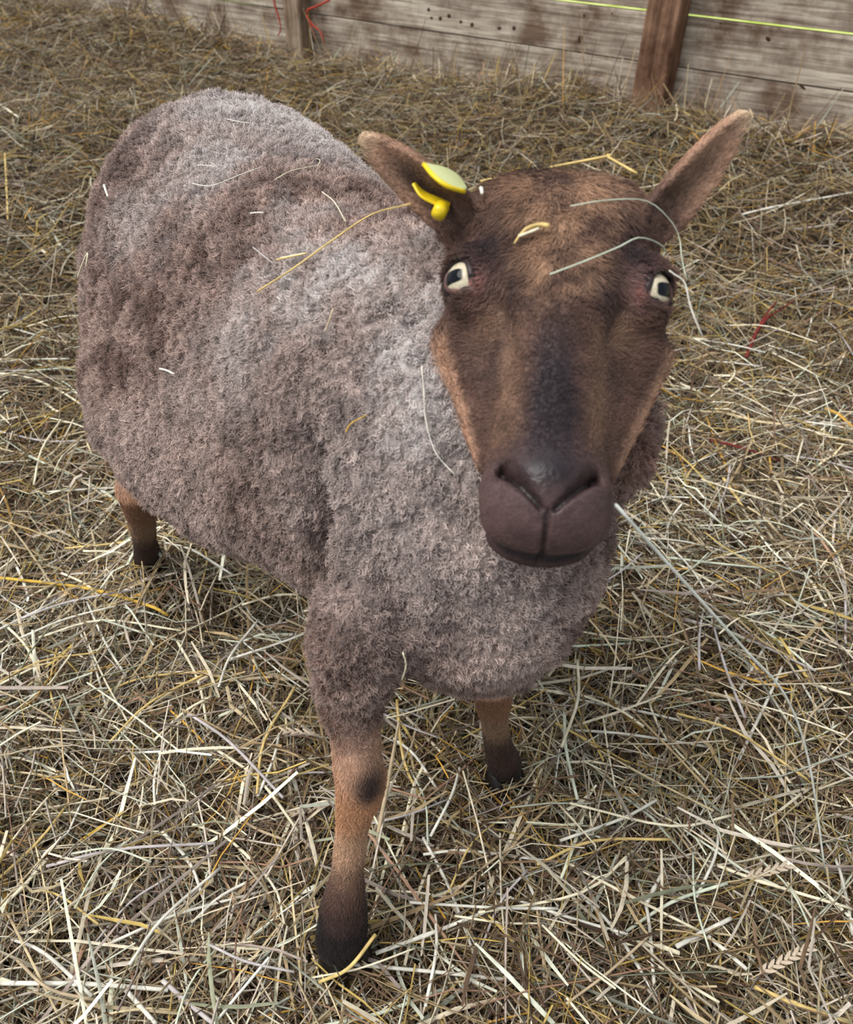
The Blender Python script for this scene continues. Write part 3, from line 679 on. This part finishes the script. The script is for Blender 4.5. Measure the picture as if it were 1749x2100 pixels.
def ribbons(P_, w, roll, fold=.25):
    n, K = P_.shape[:2]; T, S, U = frames(P_); c, s = np.cos(roll)[:, None, None], np.sin(roll)[:, None, None]; B = S*c+U*s; Nn = U*c-S*s
    prof = np.array([.75, 1, .95, .45])[:K] if K == 4 else np.ones(K); W = (w[:, None]*prof)[..., None]
    V = np.stack([P_-B*W, P_+Nn*W*fold, P_+B*W], 2).reshape(-1, 3)
    b = (np.arange(n)*K*3)[:, None, None]+(np.arange(K-1)*3)[None, :, None]
    F = np.concatenate([b+np.array([0, 1, 4, 3]), b+np.array([1, 2, 5, 4])], 1).reshape(-1, 4); return V, F, 3*K
def tubes(P_, r, sides=3):
    n, K = P_.shape[:2]; T, S, U = frames(P_); a = np.arange(sides)/sides*2*math.pi
    V = P_[:, :, None, :]+(S[:, :, None, :]*np.cos(a)[None, None, :, None]+U[:, :, None, :]*np.sin(a)[None, None, :, None])*r[:, None, None, None]
    b = (np.arange(n)*K*sides)[:, None, None]+(np.arange(K-1)*sides)[None, :, None]
    F = np.concatenate([b+np.array([q, (q+1) % sides, sides+(q+1) % sides, sides+q]) for q in range(sides)], 1).reshape(-1, 4)
    return V.reshape(-1, 3), F, sides*K
def near_xy(n, y0, y1, margin=.42):
    """points on the part of the floor that can be seen, and a step around it"""
    y = rng.uniform(y0, y1, n); hw = (y*math.cos(PITCH)+CAM_H*math.sin(PITCH))*.5+margin; return rng.uniform(-1, 1, n)*hw, y
def layer(n, y0, y1, Lr, wr, lift, wild, kind, wt, fade=None):
    # even density per area: widen with the distance; near and far layers fade into each other
    x, y = near_xy(int(n*2.2), y0, y1); hw = (y*math.cos(PITCH)+CAM_H*math.sin(PITCH))*.5+.42; pr_ = hw/hw.max()
    if fade: pr_ = pr_*(smoothstep(fade[1], fade[0], y))
    k = rng.random(len(y)) < pr_; x, y = x[k][:n], y[k][:n]; n = len(x)
    L = rng.uniform(*Lr, n)*rng.uniform(.6, 1.25, n); P_ = straw_paths(n, x, y, L, rng.uniform(*lift, n), wild); P_ = P_[keep_outside(P_)]; n = len(P_)
    far = smoothstep(.55, 2.3, P_[:, 0, 1]+.25*rng.normal(size=n)); _c = P_[:, 1]*np.array([1, 1, 0]); far = np.clip(far+.55*smoothstep(-.05, .55, fbm(_c, .30, 91, 2))+.5*np.exp(-(((_c[:, 0]-.36)/.22)**2+((_c[:, 1]-.66)/.24)**2)), 0, 1); old_or_shaded = rng.random(n) < far  # browner far off, in old patches, and right of the sheep as its painted shade
    c = np.where(old_or_shaded[:, None], PAL[rng.choice(len(PAL), n, p=PWT_FAR)], PAL[rng.choice(len(PAL), n, p=wt)])
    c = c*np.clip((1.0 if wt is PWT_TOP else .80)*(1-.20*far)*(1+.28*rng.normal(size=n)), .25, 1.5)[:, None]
    w = rng.uniform(*wr, n)
    V, F, m = ribbons(P_, w, rng.normal(size=n)*.6) if kind == 'blade' else tubes(P_, w)
    return V, F, np.repeat(np.clip(c, .01, .92), m, 0)
def build_stuff(name, parts, label):
    V = []; F = []; C = []; o = 0
    for v, f, c in parts: V.append(v); F.append(f+o); C.append(c); o += len(v)
    me_ = np_mesh(name, np.concatenate(V), np.concatenate(F), np.concatenate(C)); ob = link_mesh(name, me_, straw_mat, None, False)
    return tag(ob, label, 'hay', kind='stuff')
hay = []
NF, FF = (1.05, 1.75), (1.25, .85)
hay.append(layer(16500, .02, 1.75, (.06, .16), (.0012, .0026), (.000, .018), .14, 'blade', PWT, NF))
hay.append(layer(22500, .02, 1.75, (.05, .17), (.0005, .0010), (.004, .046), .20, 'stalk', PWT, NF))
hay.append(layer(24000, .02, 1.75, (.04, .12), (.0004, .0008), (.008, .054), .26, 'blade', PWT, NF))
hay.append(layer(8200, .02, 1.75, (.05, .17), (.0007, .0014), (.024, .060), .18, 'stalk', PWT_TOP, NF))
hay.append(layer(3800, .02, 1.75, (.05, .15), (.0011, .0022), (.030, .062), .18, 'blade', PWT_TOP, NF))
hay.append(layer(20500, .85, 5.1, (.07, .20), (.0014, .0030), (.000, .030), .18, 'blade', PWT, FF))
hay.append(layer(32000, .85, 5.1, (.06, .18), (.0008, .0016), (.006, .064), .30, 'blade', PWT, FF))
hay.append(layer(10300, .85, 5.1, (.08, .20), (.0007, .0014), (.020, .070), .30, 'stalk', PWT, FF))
# the bedding goes on to both sides
for sgn in (-1, 1):
    n_ = 6500; y_ = rng.uniform(-.3, 4.8, n_); hw_ = np.maximum((y_*math.cos(PITCH)+CAM_H*math.sin(PITCH))*.5+.36, .5); x_ = sgn*(hw_+(3.0-hw_)*rng.random(n_))
    q_ = straw_paths(n_, x_, y_, rng.uniform(.09, .24, n_), rng.uniform(.002, .055, n_), .2); q_ = q_[keep_outside(q_)]
    v_, f_h, m_ = ribbons(q_, rng.uniform(.0016, .0036, len(q_)), rng.normal(size=len(q_))*.6); hay.append((v_, f_h, np.repeat(PAL[rng.choice(len(PAL), len(q_), p=PWT_FAR)]*.8, m_, 0)))
# blades that stand up against the foot of the wall
_s = rng.uniform(-.6, 3.0, 900); _p = WA+WD*_s[:, None]+WN*rng.uniform(.04, .22, 900)[:, None]; _L = rng.uniform(.06, .16, 900)
_q = straw_paths(900, _p[:, 0], _p[:, 1], _L, rng.uniform(.02, .06, 900), .75); _q = _q[keep_outside(_q)]
_v, _f, _m = ribbons(_q, rng.uniform(.0012, .0024, len(_q)), rng.normal(size=len(_q))*.8); hay.append((_v, _f, np.repeat(PAL[rng.choice(len(PAL), len(_q), p=PWT_FAR)], _m, 0)))
build_stuff('hay', hay, 'thick layer of loose hay and straw covering the barn floor')

# ------------------------------------------------------------------ single stalks, strands, seed heads, twine and the ear tag
def spline(pts, n):
    pts = np.asarray(pts, float); k = len(pts)
    if k == 2: return pts[0]+(pts[1]-pts[0])*np.linspace(0, 1, n)[:, None]
    e = np.concatenate([[2*pts[0]-pts[1]], pts, [2*pts[-1]-pts[-2]]]); t = np.linspace(0, k-1-1e-6, n); i = t.astype(int); f = (t-i)[:, None]
    a, b, c, d = e[i], e[i+1], e[i+2], e[i+3]; return .5*(2*b+(c-a)*f+(2*a-5*b+4*c-d)*f**2+(3*b-a-3*c+d)*f**3)
def strand(name, pts, r, col, n=14, sides=5, flat=1.0, taper=(1, 1), node=False, mat=None, parent=None):
    """one stem through the points: a tube of its own, origin at its first point"""
    c = spline(pts, n); o0 = c[0].copy(); T = np.gradient(c, axis=0); T /= np.linalg.norm(T, axis=1)[:, None]+1e-9
    S = np.cross(T, [0, 0, 1.0]); bad = np.linalg.norm(S, axis=1) < .05; S[bad] = np.cross(T[bad], [1.0, 0, 0]); S /= np.linalg.norm(S, axis=1)[:, None]; U = np.cross(S, T)
    a = np.arange(sides)/sides*2*math.pi; rr = r*np.linspace(taper[0], taper[1], n)
    if node: rr = rr*(1+.35*np.exp(-((np.linspace(0, 1, n)-.45)/.03)**2))
    V = c[:, None]-o0+S[:, None]*(np.cos(a)[None, :, None]*rr[:, None, None])+U[:, None]*(np.sin(a)[None, :, None]*rr[:, None, None]*flat)
    b = np.arange(n-1)[:, None]*sides; F = np.concatenate([np.stack([b[:, 0]+q, b[:, 0]+(q+1) % sides, b[:, 0]+sides+(q+1) % sides, b[:, 0]+sides+q], 1) for q in range(sides)])
    cc_ = np.tile(np.asarray(col), (n*sides, 1))*np.repeat(1+.10*np.sin(np.arange(n)*1.7), sides)[:, None]
    caps = np.array([list(range(sides))[::-1], [(n-1)*sides+q for q in range(sides)]])
    me_ = np_mesh(name, V.reshape(-1, 3), [F, caps], np.clip(cc_, 0, .95)); o = link_mesh(name, me_, mat or straw_mat)
    o.location = o0
    if parent is not None: o.parent = parent; o.matrix_parent_inverse = Matrix.Translation(parent.location).inverted()
    return o
CREAM, PALE, GOLD, OCHRE, GREENISH, TAN, LILAC = srgb(236, 226, 196), srgb(226, 222, 208), srgb(214, 186, 120), srgb(206, 168, 70), srgb(206, 212, 190), srgb(188, 168, 138), srgb(192, 184, 182)
G_PL = 'picked-out straw stalks in the hay'
for pts_px, r, col, label in (
    (((0, 2016), (180, 2018), (345, 2030)), .0022, PALE, 'thick pale straw stalk lying level in the near left corner'),
    (((-5, 1868), (50, 1815), (98, 1760)), .0020, CREAM, 'cream straw stalk slanting up from the left edge of the picture'),
    (((333, 1706), (388, 1768), (420, 1850)), .0017, PALE, 'bent pale stalk left of the front hoof, curving downwards'),
    (((395, 1690), (470, 1722), (560, 1815), (583, 1895)), .0013, CREAM, 'long thin bent stalk beside the front leg, left of it'),
    (((161, 1727), (254, 1665)), .0019, OCHRE, 'olive-yellow grass blade left of the front leg'),
    (((258, 2030), (320, 2100)), .0020, PALE, 'pale stalk running out of the bottom edge, left one of two'),
    (((333, 2010), (390, 2060), (445, 2105)), .0021, LILAC, 'lilac-grey stalk running out of the bottom edge, right one of two'),
    (((1150, 1762), (1297, 1840), (1434, 1909)), .0016, CREAM, 'long cream stalk slanting down to the right in the near right hay'),
    (((1468, 1774), (1571, 1811), (1749, 1864)), .0018, CREAM, 'long cream stalk slanting towards the right picture edge'),
    (((1386, 1941), (1499, 1883)), .0024, PALE, 'short thick whitish stalk rising to the right in the near right hay'),
    (((1273, 1933), (1340, 1937), (1393, 1955)), .0026, CREAM, 'short thick cream stalk lying almost level in the near right hay'),
    (((1451, 1919), (1532, 1988)), .0022, PALE, 'short pale stalk falling to the right below the whitish one'),
    (((1325, 1967), (1475, 2056)), .0016, CREAM, 'straight cream stalk falling to the right near the bottom edge'),
    (((1544, 2022), (1640, 2062), (1746, 2097)), .0021, GOLD, 'golden stalk reaching the bottom right corner'),
    (((1325, 1854), (1359, 1787)), .0018, PALE, 'short upright pale stalk in the near right hay'),
    (((1384, 1172), (1495, 1137), (1635, 1106)), .0016, CREAM, 'long cream stalk rising to the right, level with the sheep\'s chest'),
    (((1483, 980), (1523, 1040)), .0026, GOLD, 'short broad golden stalk right of the muzzle'),
    (((1318, 964), (1392, 1083)), .0016, CREAM, 'thin cream stalk falling away just right of the throat'),
    (((1249, 1398), (1409, 1418)), .0013, CREAM, 'thin level cream stalk right of the far foreleg'),
    (((1423, 1412), (1520, 1440), (1601, 1480)), .0017, TAN, 'tan stalk falling to the right beside the long pale strand'),
    (((-5, 765), (60, 775), (120, 800), (190, 845)), .0022, CREAM, 'curved cream stalk left of the sheep\'s flank'),
    (((868, 1752), (960, 1745), (1140, 1768)), .0016, PALE, 'pale level stalk right of the front shin'),
    (((770, 1955), (880, 1915), (1000, 1868)), .0020, PALE, 'pale stalk rising to the right beside the front hoof'),
    (((1520, 440), (1590, 424), (1752, 394)), .0030, PALE, 'long whitish straw below the right ear, reaching the right edge'),
    (((0, 885), (100, 905), (220, 900)), .0020, LILAC, 'bleached lilac stalk pointing at the sheep\'s flank'),
    (((60, 935), (230, 1020), (330, 1140)), .0022, GREENISH, 'greenish stem passing in front of the hind foot'),
    (((0, 1185), (170, 1205), (300, 1240), (345, 1262)), .0024, OCHRE, 'yellow stem lying level below the hind foot'),
    (((470, 1395), (560, 1388)), .0022, TAN, 'short tan stalk left of the front leg\'s wool'),
    (((1650, 1400), (1745, 1425)), .0019, CREAM, 'short cream stalk at the right picture edge'),
    (((1080, 1410), (1220, 1432)), .0022, CREAM, 'cream stalk lying behind the far foreleg'),
    (((0, 215), (38, 240)), .0040, CREAM, 'bright straw piece in the far hay at the left picture edge'),
    (((10, 315), (14, 390), (16, 450)), .0026, GOLD, 'golden upright straw in the far hay at the left picture edge')):
    P_ = [Pg(x, y, .052) for x, y in pts_px]
    tag(strand('straw_stalk', P_, r, col, 12, 6, .8, (1, .9), True), label, 'straw', G_PL)

# straws close to the front leg
def lifted(l): return [Pz(x, y, z) for x, y, z in l]
tag(strand('straw_stalk', lifted(((655, 2014, .022), (715, 1985, .045), (770, 1916, .050))), .0017, GOLD, 14, 6), 'curved golden straw lying across the front hoof', 'straw', G_PL)
tag(strand('straw_stalk', lifted(((640, 2005, .02), (740, 1985, .04), (850, 1945, .03))), .0009, CREAM, 14, 5), 'thin pale straw arching over the front hoof', 'straw', G_PL)
tag(strand('straw_stalk', lifted(((770, 1740, .015), (800, 1580, .075), (818, 1480, .12))), .0024, TAN, 14, 6, 1, (1, .6)), 'brownish straw standing up right beside the front knee', 'straw', G_PL)

# loose stalks of the same kind, too many alike to name each
G_LS = 'loose straw stalks strewn over the hay'
protos = []
for k in range(16):
    L = rng.uniform(.07, .20); b_ = rng.normal()*.05*L; kx = rng.uniform(-.1, .1)*L; col = (CREAM, PALE, PALE, GOLD, LILAC, CREAM, TAN, GREENISH)[k % 8]
    o = strand('straw_stalk', [(-L/2, 0, 0), (kx, b_, .004), (L/2, 0, .0)], rng.uniform(.0010, .0019), col*rng.uniform(.85, 1.05), 9, 6, .75, (1, .9), True)
    protos.append(o)
def ray_hits(px, py):
    d = np.array([ray(a, b) for a, b in zip(px, py)]); d /= np.linalg.norm(d, axis=1)[:, None]; t = np.full(len(d), .3); hit = np.zeros(len(d), bool)
    for _ in range(40):
        e = d_sheep(CAMP+d*t[:, None], False); hit |= e < .004; t = np.where(hit, t, t+np.maximum(e*.85, .002))
    return hit
xs, ys = near_xy(1400, .14, 1.5, -.01); gz_ = ground(xs, ys); q = np.stack([xs, ys, gz_+.05], 1); u = q-CAMP; dz = u@FWD; pxs, pys = 874.5+FPX*(u@RGT)/dz, 1050-FPX*(u@UPV)/dz
ok = (d_legs(q) > .04) & (pxs > 20) & (pxs < 1730) & (pys > 480) & (pys < 2080); ok[ok] = ~ray_hits(pxs[ok], pys[ok]); IDX = np.where(ok)[0][:190]
CN = ('cream', 'whitish', 'bleached', 'golden', 'lilac-grey', 'ivory', 'tan', 'greenish')
for cnt, ii in enumerate(IDX):
    x, y = float(xs[ii]), float(ys[ii]); k = cnt % len(protos)
    o = protos[k] if cnt < len(protos) else protos[k].copy()
    if cnt >= len(protos): COL.objects.link(o)
    th = rng.random()*6.28; vs = o.data.vertices; mid = sum((v.co for v in vs), Vector())/len(vs)
    o.rotation_euler = (0, rng.normal()*.09, th); o.location = Vector((x, y, float(gz_[ii])+rng.uniform(.046, .060)))-Matrix.Rotation(th, 3, 'Z') @ mid
    X, Y = pxs[ii], pys[ii]
    where = ('in the hay left of the sheep' if X < 700 else 'in the hay right of the head') if Y < 1150 else ('in the hay below the belly' if Y < 1600 else 'in the near hay left of the front hoof') if X < 720 else ('in the hay right of the far foreleg' if Y < 1600 else 'in the near hay right of the front hoof')
    lb = 'loose %s straw stalk of several %s' % (CN[k % 8], where); tag(o, lb, 'straw', 'loose %s stalks %s' % (CN[k % 8], where))

# wheat ears -----------------------------------------------------------------------------------------------------------------
def seed_head(a, b, label, r=.0032, col=srgb(206, 188, 166)):
    root = empty('wheat_ear', tuple(a), label, 'seed head', 'wheat ears in the hay')
    ax = unit(np.asarray(b)-a); L = np.linalg.norm(np.asarray(b)-a); strand('stem', [a-ax*.012, a+ax*L*.5, b], .0007, TAN, 6, 5, parent=root)
    sd = unit(np.cross(ax, [0, 0, 1.0])); up = np.cross(sd, ax); m = None
    nk = int(L/.0042)
    for k in range(nk):
        s_ = 1 if k % 2 else -1
        if m is None:
            bm = bmesh.new(); bmesh.ops.create_icosphere(bm, subdivisions=1, radius=1.0)
            for v in bm.verts: t = v.co.x; v.co = Vector((t*.0062, v.co.y*r*.62*(1-.35*t), v.co.z*r*.6*(1-.35*t)))
            m = bpy.data.meshes.new('grain'); bm.to_mesh(m); bm.free(); m.materials.append(plain_mat('grain_husk', tuple(col), .7, .2, .2, 200))
        o = bpy.data.objects.new('grain', m); COL.objects.link(o); d_ = unit(ax*.9+sd*s_*.45+up*.15); y_ = unit(np.cross(up, d_)); z_ = np.cross(d_, y_)
        c = a+ax*L*(k+.5)/nk+sd*s_*r*.7+up*r*.4
        o.parent = root; o.matrix_parent_inverse = Matrix.Identity(4)
        o.matrix_basis = Matrix.Translation(Vector(c)-root.location) @ Matrix(np.stack([d_, y_, z_], 1).tolist()).to_4x4()
seed_head(Pg(1564, 1994, .058), Pg(1672, 1938, .060), 'pale wheat ear lying in the hay at the bottom right')
seed_head(Pg(1537, 1799, .056), Pg(1622, 1774, .058), 'wheat ear lying in the hay above the bottom right one')
seed_head(Pg(640, 1505, .056), Pg(575, 1500, .056), 'wheat ear pointing left, beside the front leg above the knee', .0028)
seed_head(Pg(660, 1655, .050), Pg(592, 1672, .052), 'greyish wheat ear left of the front knee', .0026)

# on the animal ----------------------------------------------------------------------------------------------------------------
def over(px, py, up=.006):
    s_ = skin_at(px, py)
    return None if s_ is None else s_+unit(grad(lambda p: d_sheep(p, False), s_[None])[0])*up
def on_sheep(pts_px, r, col, label, up=.007, n=16, name='straw_stalk', sides=5, cat='straw', taper=(1, .8)):
    P_ = []; last = None
    for x, y in pts_px:
        q = over(x, y, up)
        if q is None and last is not None: q = P(x, y, (last-CAMP)@FWD)
        if q is not None: P_.append(q); last = q
    return tag(strand(name, P_, r, col, n, sides, .8, taper), label, cat, 'straw bits caught on the sheep')
on_sheep(((548, 614), (620, 570), (700, 515), (770, 470), (842, 427)), .00085, GOLD*1.05, 'long golden straw lying across the sheep\'s shoulder to its ear', .010, 18)
on_sheep(((582, 552), (612, 546), (645, 540)), .0008, GOLD, 'short golden side piece of the long straw on the shoulder', .009)
on_sheep(((407, 393), (440, 400), (470, 392), (505, 378), (546, 364)), .0005, PALE, 'wavy pale fibre on the sheep\'s back, left one', .009)
on_sheep(((570, 391), (600, 374), (640, 365), (652, 362), (655, 352), (648, 349)), .0004, CREAM, 'hooked thin fibre on the sheep\'s back, right one', .009)
on_sheep(((470, 265), (490, 270), (515, 274)), .0006, PALE, 'short white fibre near the top of the rump', .009)
on_sheep(((664, 418), (690, 440), (718, 480)), .0005, CREAM, 'thin bent fibre on the back above the long straw', .009)
on_sheep(((416, 357), (435, 358), (452, 361)), .0005, PALE, 'short pale fibre on the upper flank', .009)
on_sheep(((525, 457), (540, 456), (551, 457)), .0008, PALE, 'short white straw bit in the middle of the back', .009)
on_sheep(((536, 526), (555, 540), (575, 558)), .0005, LILAC, 'thin grey fibre left of the long straw', .009)
on_sheep(((232, 390), (236, 402), (240, 413)), .0012, PALE, 'white straw bit on the sheep\'s hip', .009)
on_sheep(((180, 572), (190, 545), (200, 524), (197, 550)), .0009, CREAM, 'folded straw bit at the left edge of the hip', .009)
on_sheep(((349, 760), (362, 763), (378, 770)), .0010, PALE, 'pale flat chaff on the sheep\'s side', .009)
on_sheep(((818, 1322), (822, 1345), (812, 1372)), .0008, CREAM, 'straw bit hanging from the chest wool', .009)
on_sheep(((724, 885), (735, 868), (765, 852)), .0006, OCHRE, 'small yellow straw bit on the shoulder wool', .009)
on_sheep(((700, 645), (690, 672), (683, 690)), .0007, TAN, 'tan chaff piece in the shoulder crease', .009)
on_sheep(((640, 540), (590, 548)), .0006, CREAM, 'thin cream splinter at the long straw\'s fork', .009)
on_sheep(((1128, 582), (1190, 552), (1250, 522), (1300, 508), (1336, 506), (1358, 532)), .00055, GREENISH, 'pale green grass strand lying over the brow to the right eye', .007, 20)
on_sheep(((1165, 442), (1235, 430), (1310, 433), (1352, 452), (1380, 490), (1398, 530), (1408, 575)), .00045, GREENISH, 'thin pale strand curving across the forehead around the right brow', .008, 22)
on_sheep(((1356, 566), (1382, 562), (1404, 580), (1416, 630), (1440, 690)), .0005, PALE, 'wisp of dry grass hanging beside the right eye', .006, 16)
on_sheep(((882, 750), (880, 800), (882, 860), (900, 925), (938, 972)), .0005, PALE, 'pale grass fibre hanging down the throat wool left of the muzzle', .008, 18)
on_sheep(((994, 404), (996, 409), (998, 414)), .0012, PALE, 'tiny white chaff speck on the poll', .006, 5)
on_sheep(((1062, 514), (1074, 494), (1088, 480), (1110, 474), (1126, 478)), .0014, GOLD, 'tan husk stuck on the sheep\'s forehead', .006, 10, 'husk', 6, 'husk', (.4, 1.2))
on_sheep(((1070, 498), (1090, 490), (1108, 482)), .0010, CREAM, 'cream splinter beside the forehead husk', .006, 8, 'husk', 6, 'husk')
dd = .500
tag(strand('straw_stalk', [P(985, 372, dd), P(1120, 345, dd+.002), P(1244, 321, dd+.004), P(1246, 322, dd+.004), P(1306, 356, dd-.006)], .0008, GOLD*1.1, 22, 6), 'kinked golden straw lying behind the crown between the ears', 'straw', 'straw bits caught on the sheep')
# long strand from the mouth to the floor
e_ = P(1262, 1035, .430); f_ = Pg(1692, 1790, .055)
tag(strand('grass_strand', [e_, P(1400, 1190, .50), P(1530, 1335, .585), P(1612, 1430, .65), P(1660, 1570, .72), f_], .0012, srgb(240, 243, 230), 30, 5, .8), 'long pale green grass strand hanging from the muzzle to the floor', 'grass strand')

# red twine --------------------------------------------------------------------------------------------------------------------
twine_mat = plain_mat('red_twine', tuple(srgb(176, 62, 48)), .7, .2, .25, 300); twine_dark = plain_mat('faded_red_twine', tuple(srgb(116, 44, 40)), .7, .2, .3, 300)
def wallp(px, py, out): q = on_wall(px, py); return q+WN*out
t_ = empty('baler_twine', tuple(on_wall(622, 60)), 'red baler twine knotted around the grey post', 'twine')
for k, l in enumerate((((702, -6), (672, 8), (658, 14), (656, 28), (668, 45), (684, 60), (690, 82)), ((586, -20), (592, 10), (600, 34)), ((598, 30), (602, 52), (596, 66)), ((656, 26), (664, 48), (672, 72)))):
    strand('twine_strand', [wallp(x, y, .078 if 1 else 0) for x, y in l], .0042 if k < 2 else .003, (.4, .1, .08), 16, 6, 1, (1, .8), False, twine_mat, t_)
t_ = empty('twine_scrap', tuple(Pg(1540, 720, .04)), 'dark red frayed twine scrap lying in the hay right of the sheep', 'twine')
for l in (((1530, 732), (1548, 690), (1566, 652), (1592, 618)), ((1540, 700), (1570, 655), (1592, 640), (1628, 616)), ((1534, 722), (1552, 680), (1572, 650))):
    strand('twine_strand', [Pg(x, y, .062) for x, y in l], .0028, (.3, .08, .07), 12, 6, .7, (1.2, .6), False, twine_dark, t_)
tag(strand('twine_scrap', [Pg(1455, 903, .05), Pg(1520, 918, .056), Pg(1600, 945, .05)], .003, (.3, .08, .07), 12, 6, .6, (1, .6), False, twine_dark), 'dark red strip half buried in the hay right of the muzzle', 'twine')

# knots and gnaw marks of the planks ---------------------------------------------------------------------------------------------
planks = sorted([o for o in wall.children], key=lambda o: o.name)
def plank_at(z, s):
    for o in planks:
        loc = o.matrix_basis.translation; s0 = (np.array(loc))@WD
        if loc.z <= z < loc.z+PW and s0 <= s < s0+2.6+S_R: 
            if (s < S_R) == (s0 < S_R-.5): return o
    return planks[0]
for (px, py, w, h_) in ((879, 20, 12, 16), (885, 37, 12, 12), (903, 38, 15, 18), (921, 33, 16, 20), (945, 45, 12, 15), (968, 51, 14, 18), (1024, 58, 16, 12), (1054, 58, 14, 18), (1575, 80, 18, 16), (1477, 48, 7, 7), (1190, 80, 18, 34), (1198, 32, 9, 12), (1255, 28, 7, 7), (1645, 178, 26, 10)):
    q = on_wall(px, py); dep = (q-CAMP)@FWD; bm = bmesh.new(); bmesh.ops.create_icosphere(bm, subdivisions=2, radius=1.0); me_ = bpy.data.meshes.new('knot'); bm.to_mesh(me_); bm.free(); me_.materials.append(pit_mat)
    o = bpy.data.objects.new('knot', me_); COL.objects.link(o); pl = plank_at(q[2], (q-WA)@WD); o.parent = pl; o.matrix_parent_inverse = Matrix.Identity(4)
    bpy.context.view_layer.update()
    W = Matrix.Translation(q+WN*(.000)) @ Matrix(np.stack([WD, WN, [0, 0, 1.0]], 1).tolist()).to_4x4() @ Matrix.Rotation(rng.normal()*.6, 4, 'Y') @ Matrix.Diagonal((w/2*.7*dep/FPX, .0012, h_/2*.5*dep/FPX, 1)) @ Matrix.Identity(4)
    o.matrix_basis = pl.matrix_world.inverted() @ W

# ear tag (fixed through the ear) ------------------------------------------------------------------------------------------------
sk = skin_at(885, 405); dE = (sk-CAMP)@FWD if sk is not None else .48
def strip(name, A_, B_, th, mat, parent):
    """a bent plate between two rails"""
    A_ = spline(A_, 12); B_ = spline(B_, 12); n = len(A_); nr = np.cross(np.gradient(A_, axis=0), B_-A_); nr /= np.linalg.norm(nr, axis=1)[:, None]
    V = np.concatenate([A_-nr*th/2, B_-nr*th/2, B_+nr*th/2, A_+nr*th/2]); k = np.arange(n-1); F = [np.stack([a*n+k, ((a+1) % 4)*n+k, ((a+1) % 4)*n+k+1, a*n+k+1], 1) for a in range(4)]
    me_ = np_mesh(name, V, [np.concatenate(F), np.array([[0, n, 2*n, 3*n][::-1], [n-1, 2*n-1, 3*n-1, 4*n-1]])]); o = link_mesh(name, me_, mat, None, False)
    o.parent = parent; o.matrix_parent_inverse = Matrix.Translation(sheep.location).inverted() if parent is sheep else Matrix.Identity(4)
    md = o.modifiers.new('bevel', 'BEVEL'); md.width = th*.35; md.segments = 2; md.limit_method = 'ANGLE'; return o
tg = strip('ear_tag', [P(846, 376, dE-.016), P(862, 402, dE-.018), P(888, 417, dE-.017), P(920, 428, dE-.014)], [P(851, 374, dE+.004), P(872, 392, dE+.004), P(896, 402, dE+.004), P(926, 414, dE+.004)], .0015, tag_y, sheep)
tag(tg, 'yellow plastic ear tag')
RA = [P(869, 337, dE-.018), P(890, 362, dE-.026), P(918, 382, dE-.028), P(953, 393, dE-.022)]
bp_ = strip('back_plate', RA, [P(872, 336, dE-.016), P(912, 345, dE-.012), P(940, 362, dE-.012), P(957, 386, dE-.018)], .0018, tag_p, tg)
strand('rim', RA, .0014, (.8, .7, .1), 14, 6, 1, (1, 1), False, tag_y).parent = tg
bm = bmesh.new(); bmesh.ops.create_cone(bm, cap_ends=True, segments=20, radius1=.0044, radius2=.0040, depth=.0085); bmesh.ops.bevel(bm, geom=[e for e in bm.edges if len(e.link_faces) == 2 and e.calc_face_angle() > .8], offset=.0007, segments=2, affect='EDGES')
ms = bpy.data.meshes.new('stud'); bm.to_mesh(ms); bm.free(); st = link_mesh('stud', ms, tag_y); a0, a1 = P(908, 421, dE-.014), P(896, 444, dE-.018); axs = unit(a1-a0)
st.parent = tg; st.matrix_parent_inverse = Matrix.Identity(4); st.matrix_basis = Matrix.Translation((a0+a1)/2) @ Vector(axs).to_track_quat('Z', 'Y').to_matrix().to_4x4()
